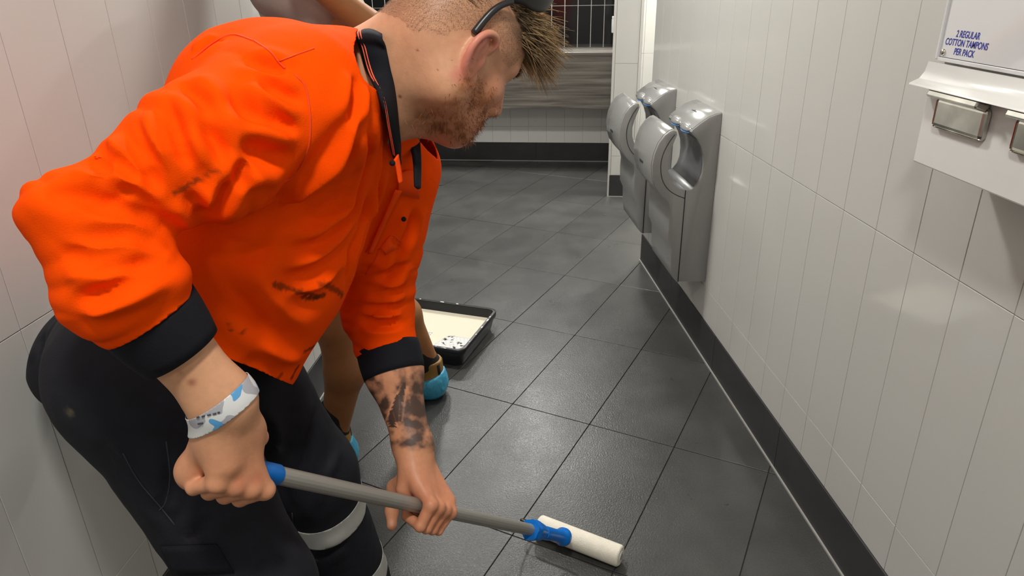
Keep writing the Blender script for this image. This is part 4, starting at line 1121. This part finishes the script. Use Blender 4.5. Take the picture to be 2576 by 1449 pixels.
dep = [np.linalg.norm(np.array(q) - CAM) for q in cin]
0 and print('COLLAR', np.round(dep, 3), [None if q is None else round(float(np.linalg.norm(q - CAM)), 3) for q in cout])
ribbon('collar', cin, cout, M_NAVY, person, 8, 6, .004, .007, NB)
fcin = [P3(1000, 150, 1.26), P3(1020, 220, 1.25), P3(1024, 300, 1.225), P3(1028, 345, 1.20), P3(1040, 400, 1.18), P3(1044, 468, 1.165)]
fcout = [P3(975, 190, 1.30), P3(1020, 260, 1.29), P3(1052, 315, 1.25), P3(1056, 350, 1.215), P3(1058, 405, 1.195), P3(1057, 474, 1.175)]
ribbon('collar', fcin, fcout, M_NAVY, person, 8, 5, .004, .003, NB)
M_STR = mat('coral_stripe', srgb(255, 104, 70), .7)
for t in (.80, .90):
    st = [a * (1 - t) + b * t + nrm(a * (1 - t) + b * t - NB) * (.0072 * math.sin(math.pi * t) + .0024) for a, b in zip(cin[1:8], cout[1:8])]
    tube('collar_stripe', to_local(bez(st, 6), person), .0011, M_STR, person, 6)
# placket: two overlapping orange strips with buttons
pin = [P3(1001, 388, 1.07), P3(1008, 425, 1.075), P3(1012, 460, 1.08)]; pout = [P3(992, 402, 1.06), P3(998, 432, 1.068), P3(1003, 462, 1.075)]
M_OR2 = mat('orange_placket', (1.0, .078, .0006, 1), .8, bump=.25, bscale=700, bdist=.002, spec=.2)
ribbon('placket', pin, pout, M_OR2, shirt, 6, 3, .003, 0)
def strip(nm, la, lb, lift, m=None, n=6):
    A_ = [cast(sbv, x, y, lift) for x, y, _ in bez([(a, b, 0) for a, b in la], n)]; B_ = [cast(sbv, x, y, lift) for x, y, _ in bez([(a, b, 0) for a, b in lb], n)]
    pr = [(a, b) for a, b in zip(A_, B_) if a is not None and b is not None]
    if len(pr) < 3: return
    V = []; F = []
    for a, b in pr: V += [a, (a + b) / 2, b]
    for i in range(len(pr) - 1):
        for j in range(2): F.append((i * 3 + j, i * 3 + j + 1, i * 3 + j + 4, i * 3 + j + 3))
    o = link(nm, fast_mesh(nm, to_local(V, person), np.array(F)), m or M_OR2, shirt); o.modifiers.new('t', 'SOLIDIFY').thickness = .003
strip('placket', [(990, 470), (962, 540), (940, 590), (922, 632)], [(1006, 474), (984, 520), (960, 575), (936, 630)], .006)
strip('collar_stand', [(1000, 430), (1025, 425), (1048, 430)], [(998, 482), (1020, 488), (1050, 497)], .007)
strip('pocket_flap', [(958, 620), (975, 600), (985, 592)], [(970, 640), (995, 622), (1010, 610)], .004)
bq = cast(sbv, 1015, 550, .002)
for q in ([bq] if bq is not None else []) + [P3(987, 410, 1.055)]:
    bm = bmesh.new(); bmesh.ops.create_uvsphere(bm, u_segments=12, v_segments=6, radius=.0045); o = link('button', bm_mesh('button', bm), M_NAVY, shirt, True); o.location = Vector(q) - person.location

# ---- hair: fringe on top falling forward, stubble and beard as fine strands
def strands(nm, roots, dirs, lens, rad, m, cols, curl=.25, grav=.3, seg=4, seed=1, parent=person):
    rg = np.random.default_rng(seed); V = []; F = []; Cc = []
    for p, d, l, c in zip(roots, dirs, lens, cols):
        d = nrm(d + rg.normal(size=3) * curl); u = nrm(np.cross(d, rg.normal(size=3))); v = np.cross(d, u); n0 = len(V); cv = rg.normal(size=3) * curl
        q = np.array(p)
        for i in range(seg + 1):
            t = i / seg; r = rad * (1 - t * .8)
            for k in range(3):
                a = k * 2.094; V.append(q + r * (math.cos(a) * u + math.sin(a) * v)); Cc.append(c * (1 + .35 * t))
            d = nrm(d + cv * .5 / seg * 2 + np.array([0, 0, -grav / seg])); q = q + d * l / seg
        for i in range(seg):
            for k in range(3): F.append((n0 + i * 3 + k, n0 + i * 3 + (k + 1) % 3, n0 + (i + 1) * 3 + (k + 1) % 3, n0 + (i + 1) * 3 + k))
    o = link(nm, fast_mesh(nm, to_local(V, person), np.array(F), np.array(Cc)), m, parent); return o
rg = np.random.default_rng(5)
HN = normals(headV, headF); f_, u_, r_ = headL.T
def pick(mask, n):
    idx = np.where(mask)[0]; return rg.choice(idx, min(n, len(idx)), replace=False)
top = (u_ > .058) & (f_ > -.06) & (np.abs(r_) < .066)
i1 = pick(top, 1500); i2 = pick(top & (f_ > .05), 1100)
ii = np.concatenate([i1, i2]); k1 = len(i1)
dirs = HN[ii] * .5 + HF * .9 + HU * np.where(f_[ii] > .05, -.1, .15)[:, None]
lens = rg.uniform(.018, .030, len(ii)); lens[f_[ii] > .05] = rg.uniform(.05, .085, (f_[ii] > .05).sum())
tone = rg.uniform(0, 1, len(ii))[:, None]
tone = np.clip(tone * .6 + .75 * sstep(.06, -.02, r_[ii])[:, None] + .02, 0, 1)
cols = (lin(46, 33, 24) * (1 - tone) + lin(186, 152, 104) * tone) * np.where(f_[ii] > .05, 1.1, .7)[:, None]
strands('hair', headV[ii], dirs, lens, .0010, M_HAIR, cols, .22, .45, 5, 2)['kind'] = 'stuff'
for sg in (1, -1):
    brow = (np.abs(u_ - .030) < .006) & (f_ > .06) & (r_ * sg > .012) & (r_ * sg < .048)
    i3 = pick(brow, 120)
    strands('eyebrow', headV[i3], HN[i3] * .35 + HR * sg * .9, rg.uniform(.006, .010, len(i3)), .0005, M_HAIR, np.tile(lin(96, 66, 42), (len(i3), 1)), .2, 0, 3, 3)['kind'] = 'stuff'
bw = np.clip(bl + mou * .8, 0, 1) * (1 - lipm) * sstep(.02, -.06, u_); i4 = np.where(rg.uniform(size=len(bw)) < bw * .42 * (.3 + sstep(.35, .65, nz2)) * (.35 + .65 * sstep(.0, .06, f_)))[0]; i4 = rg.permutation(i4)[:5200]
tone = rg.uniform(0, 1, len(i4))[:, None]
strands('beard', headV[i4], HN[i4] * .55 - HU * .7 + HF * .35, rg.uniform(.005, .011, len(i4)) * (.55 + .8 * sstep(-.03, -.09, u_[i4])), .00038, M_HAIR, lin(176, 112, 62) * (1 - tone) + lin(104, 58, 26) * tone, .5, .1, 3, 4)['kind'] = 'stuff'
stub = (fade > .3) & (u_ < .075); i5 = pick(stub, 9000)
strands('clipped_hair', headV[i5], HN[i5] * .6 - HU * .3 - HF * .5, rg.uniform(.002, .0038, len(i5)), .00022, M_HAIR, lin(140, 106, 80) * rg.uniform(.5, 1.3, (len(i5), 1)), .4, 0, 2, 6)['kind'] = 'stuff'
for sg in (1, -1):                     # eyes
    bm = bmesh.new(); bmesh.ops.create_uvsphere(bm, u_segments=20, v_segments=12, radius=.0122 * HS); o = link('eye', bm_mesh('eye', bm), mat('eye_white', (.7, .68, .64, 1), .15), person, True); o.location = Vector(hp(.0795, .008, .032 * sg)) - person.location
    bm = bmesh.new(); bmesh.ops.create_uvsphere(bm, u_segments=12, v_segments=8, radius=.0062 * HS); o2 = link('iris', bm_mesh('iris', bm), mat('iris', (.03, .05, .06, 1), .1), o, True); o2.location = Vector((HF * .0072 - HU * .003) * HS)
tag(person, 'bearded worker in orange shirt and navy trousers bending over with tattooed forearm', 'person')

# ---- sunglasses pushed up on the head
M_FRAME = mat('matt_black_frame', (0.018, 0.018, 0.02, 1), .35)
M_LENS = mat('smoked_lens', (0.016, 0.016, 0.018, 1), .42, spec=.25)
sg_ = empty('sunglasses', tuple(hp(.06, .10, 0)))
gl = lambda pts: [np.array(p) - np.array(sg_.location) for p in pts]
def on_side(px, py, r):                # where the line of sight meets the plane beside the head
    d = ray(px, py); t = ((HO + HR * r * HS - CAM) @ HR) / (d @ HR); q = CAM + d * t; return (HM @ (q - HO)) / HS
tp = [on_side(px, py, .081) for px, py in ((1193, 84), (1216, 54), (1240, 28), (1264, 12), (1290, 4))]
hg = tp[-1]                            # hinge, head coordinates
for s in (1, -1):
    pts = bez([hp(a[0], a[1], a[2] * s) for a in tp], 5)
    tube('temple', gl(pts), list(np.linspace(.0062, .0042, len(pts))), M_FRAME, sg_, 8)
    V = []; F = []
    low = bez([on_side(px, py, r) for px, py, r in ((1286, 6, .080), (1312, 12, .076), (1338, 27, .064), (1362, 30, .048), (1380, 16, .026), (1384, -4, .006))], 4)
    for i, a in enumerate(low):
        for j in range(7):
            b = j / 6; V.append(hp(a[0] - .010 * b + .004 * math.sin(math.pi * b), a[1] + .038 * b, a[2] * s))
    for i in range(len(low) - 1):
        for j in range(6): F.append((i * 7 + j, i * 7 + j + 1, (i + 1) * 7 + j + 1, (i + 1) * 7 + j))
    o = link('lens', fast_mesh('lens', np.array(gl(V)), np.array(F)), M_LENS, sg_); o.modifiers.new('t', 'SOLIDIFY').thickness = .002
    top_ = [hp(a[0] - .010, a[1] + .038, a[2] * s) for a in low]; tube('brow_bar', gl(top_), .0026, M_FRAME, sg_, 8)
e_ = low[-1]
tube('bridge', gl([hp(e_[0] - .006, e_[1] + .03, .008), hp(e_[0] - .004, e_[1] + .032, 0), hp(e_[0] - .006, e_[1] + .03, -.008)]), .003, M_FRAME, sg_, 8)
tag(sg_, 'black sunglasses with smoked lenses pushed up on the worker’s hair', 'sunglasses')

# ---------------------------------------------------------------- the second worker, facing the left wall
M_TEE = mat('grey_tee', srgb(150, 143, 136), .85, noise=.06, nscale=30, bump=.2, bscale=300, bdist=.003)
M_SKIN2 = mat('tanned_skin', srgb(150, 100, 58), .55, noise=.08, nscale=30, bump=.1, bscale=240, bdist=.002)
M_SHORT = mat('dark_shorts', (0.03, 0.032, 0.036, 1), .85, noise=.15, nscale=20)
M_COVER = mat('blue_overshoe_film', srgb(70, 168, 206), .42, bump=.6, bscale=70, bdist=.006, stretch=(1, 1, .35))
M_SOCK = mat('black_sock', (0.008, 0.008, 0.009, 1), .9)
p2 = empty('person', (-.30, 2.08, 0))
fL = np.array([-.395, 1.905, 0]); fR = np.array([-.110, 2.315, 0])      # heels near the right ends
kL = np.array([-.40, 1.92, .50]); kR = np.array([-.330, 2.27, .50]); hL = np.array([-.36, 2.00, .93]); hR = np.array([-.34, 2.18, .93])
ch = np.array([-.37, 2.12, 1.25]); nk = np.array([-.44, 2.10, 1.50]); hd2 = np.array([-.47, 2.09, 1.68])
shL = np.array([-.42, 1.93, 1.43]); shR = np.array([-.42, 2.30, 1.43]); eL = np.array([-.13, 1.90, 1.25]); eR = np.array([-.20, 2.45, 1.15]); wL2 = np.array([-.30, 1.78, 1.42]); wR2 = np.array([-.38, 2.42, 1.32])
B2 = Body()
for h_, k_, f0 in ((hL, kL, fL), (hR, kR, fR)):
    B2.cone(h_, k_, .085, .058, .04); cal = k_ * .62 + (f0 + [0, 0, .1]) * .38 + np.array([.012, 0, 0])
    B2.cone(k_, cal, .054, .060, .03); B2.cone(cal, f0 + np.array([-.05, 0, .12]), .058, .040, .03); B2.cone(f0 + np.array([-.05, 0, .12]), f0 + np.array([-.16, 0, .05]), .038, .035, .03)
B2.cone(hL * .5 + hR * .5, ch, .12, .13, .06, np.array([0, 1.0, 0]), 1.3); B2.cone(ch, nk, .13, .07, .06)
B2.cone(nk, hd2, .058, .06, .04); B2.ell(hd2 + np.array([-.01, 0, .03]), np.eye(3), np.array([.10, .078, .12]), .03); B2.cone(hd2 + [-.09, 0, 0], hd2 + [-.11, 0, -.02], .012, .014, .02)
for s_, e_, w2 in ((shL, eL, wL2), (shR, eR, wR2)):
    B2.cone(nk - [0, 0, .06], s_, .06, .062, .04); B2.cone(s_, e_, .074, .056, .03); B2.cone(e_, w2, .046, .030, .03)
    for q in range(4): B2.cone(w2, w2 + nrm(w2 - e_) * .10 + np.array([0, 0, .02 * (q - 1.5)]), .022, .009, .01)
    B2.cone(w2, w2 + nrm(w2 - e_) * .05 + np.array([.0, -.02, .045]), .016, .010, .012)
for s in (1, -1): B2.ell(hd2 + np.array([.0, .08 * s, .01]), np.eye(3), np.array([.018, .008, .030]), .01)
V, F = B2.mesh(.006, 1); link('body', fast_mesh('body', to_local(V, p2), F), M_SKIN2, p2)
B2 = Body(); B2.cone(hL * .5 + hR * .5 + [0, 0, .03], ch, .145, .150, .06, np.array([0, 1.0, 0]), 1.25); B2.cone(ch, nk - [0, 0, .06], .150, .09, .06, np.array([0, 1.0, 0]), 1.2)
for s_, e_ in ((shL, eL), (shR, eR)): B2.cone(nk - [0, 0, .08], s_, .08, .08, .05); B2.cone(s_, s_ + (e_ - s_) * .30, .080, .084, .04)
B2.cut(nk - [0, 0, .02], (0, 0, 1)); B2.cut((0, 0, .86), (0, 0, -1))
V, F = B2.mesh(.007, 1); V = V + normals(V, F) * ((fbm(V, 10, 3, 3) - .47) * .02)[:, None]
link('tee_shirt', fast_mesh('tee_shirt', to_local(V, p2), F), M_TEE, p2)
B2 = Body()
for h_, k_ in ((hL, kL), (hR, kR)): B2.cone(h_ + [0, 0, .03], h_ * .35 + k_ * .65, .115, .098, .06)
B2.cut((0, 0, .585), (0, 0, -1)); V, F = B2.mesh(.008, 1); link('shorts', fast_mesh('shorts', to_local(V, p2), F), M_SHORT, p2)
B2 = Body(); B2.ell(hd2 + np.array([.012, 0, .05]), np.eye(3), np.array([.100, .082, .108]), .02); B2.cut(hd2 + [-.06, 0, .05], nrm([-1, 0, -.5])); V, F = B2.mesh(.006, 1); link('hair', fast_mesh('hair', to_local(V, p2), F), mat('dark_hair', (.03, .02, .014, 1), .6), p2)
for f0, k_ in ((fL, kL), (fR, kR)):
    an = f0 + np.array([-.05, 0, .12]); up2 = nrm(k_ - an)
    Bs = Body(); Bs.cone(an + up2 * .01, an + up2 * .085, .045, .050, .02); Bs.cone(an, f0 + [-.06, 0, .06], .045, .043, .02); V, F = Bs.mesh(.005, 1); link('sock', fast_mesh('sock', to_local(V, p2), F), M_SOCK, p2)
    Bs = Body(); Bs.cone(f0 + [-.05, 0, .135], f0 + [-.045, 0, .05], .050, .052, .02); Bs.cone(f0 + [-.045, 0, .045], f0 + [-.20, 0, .04], .046, .040, .03, np.array([0, 1.0, 0]), 1.15)
    Bs.cut((0, 0, .006), (0, 0, -1)); Bs.cut(f0 + [-.05, 0, .150], (0, 0, 1)); V, F = Bs.mesh(.005, 1); link('boot', fast_mesh('boot', to_local(V, p2), F), M_BOOT, p2)
    Bs = Body(); Bs.cone(f0 + [-.052, 0, .100], f0 + [-.050, 0, .05], .056, .060, .03, np.array([0, 1.0, 0]), 1.05); Bs.cone(f0 + [-.048, 0, .052], f0 + [-.20, 0, .045], .060, .051, .03, np.array([0, 1.0, 0]), 1.18); Bs.cut((0, 0, .0015), (0, 0, -1)); Bs.cut(f0 + [-.05, 0, .088], nrm([-.34, 0, 1]))
    V, F = Bs.mesh(.005, 1); V = V + normals(V, F) * ((np.abs(fbm(V, 46, 3, 3) - .47)) * .010)[:, None]; V[:, 2] = np.maximum(V[:, 2], .001)
    for dy in (-.75, .35):
        c0 = f0 + np.array([-.049 + .0455 * math.cos(dy), .0455 * math.sin(dy), .07]); tube('elastic_panel', to_local([c0, c0 + [0, 0, .035], c0 + [-.002, 0, .07]], p2), .009, M_SOCK, p2, 8)
    link('overshoe', fast_mesh('overshoe', to_local(V, p2), F), M_COVER, p2)
tag(p2, 'worker in grey tee and dark shorts with blue overshoes standing at the wall', 'person')
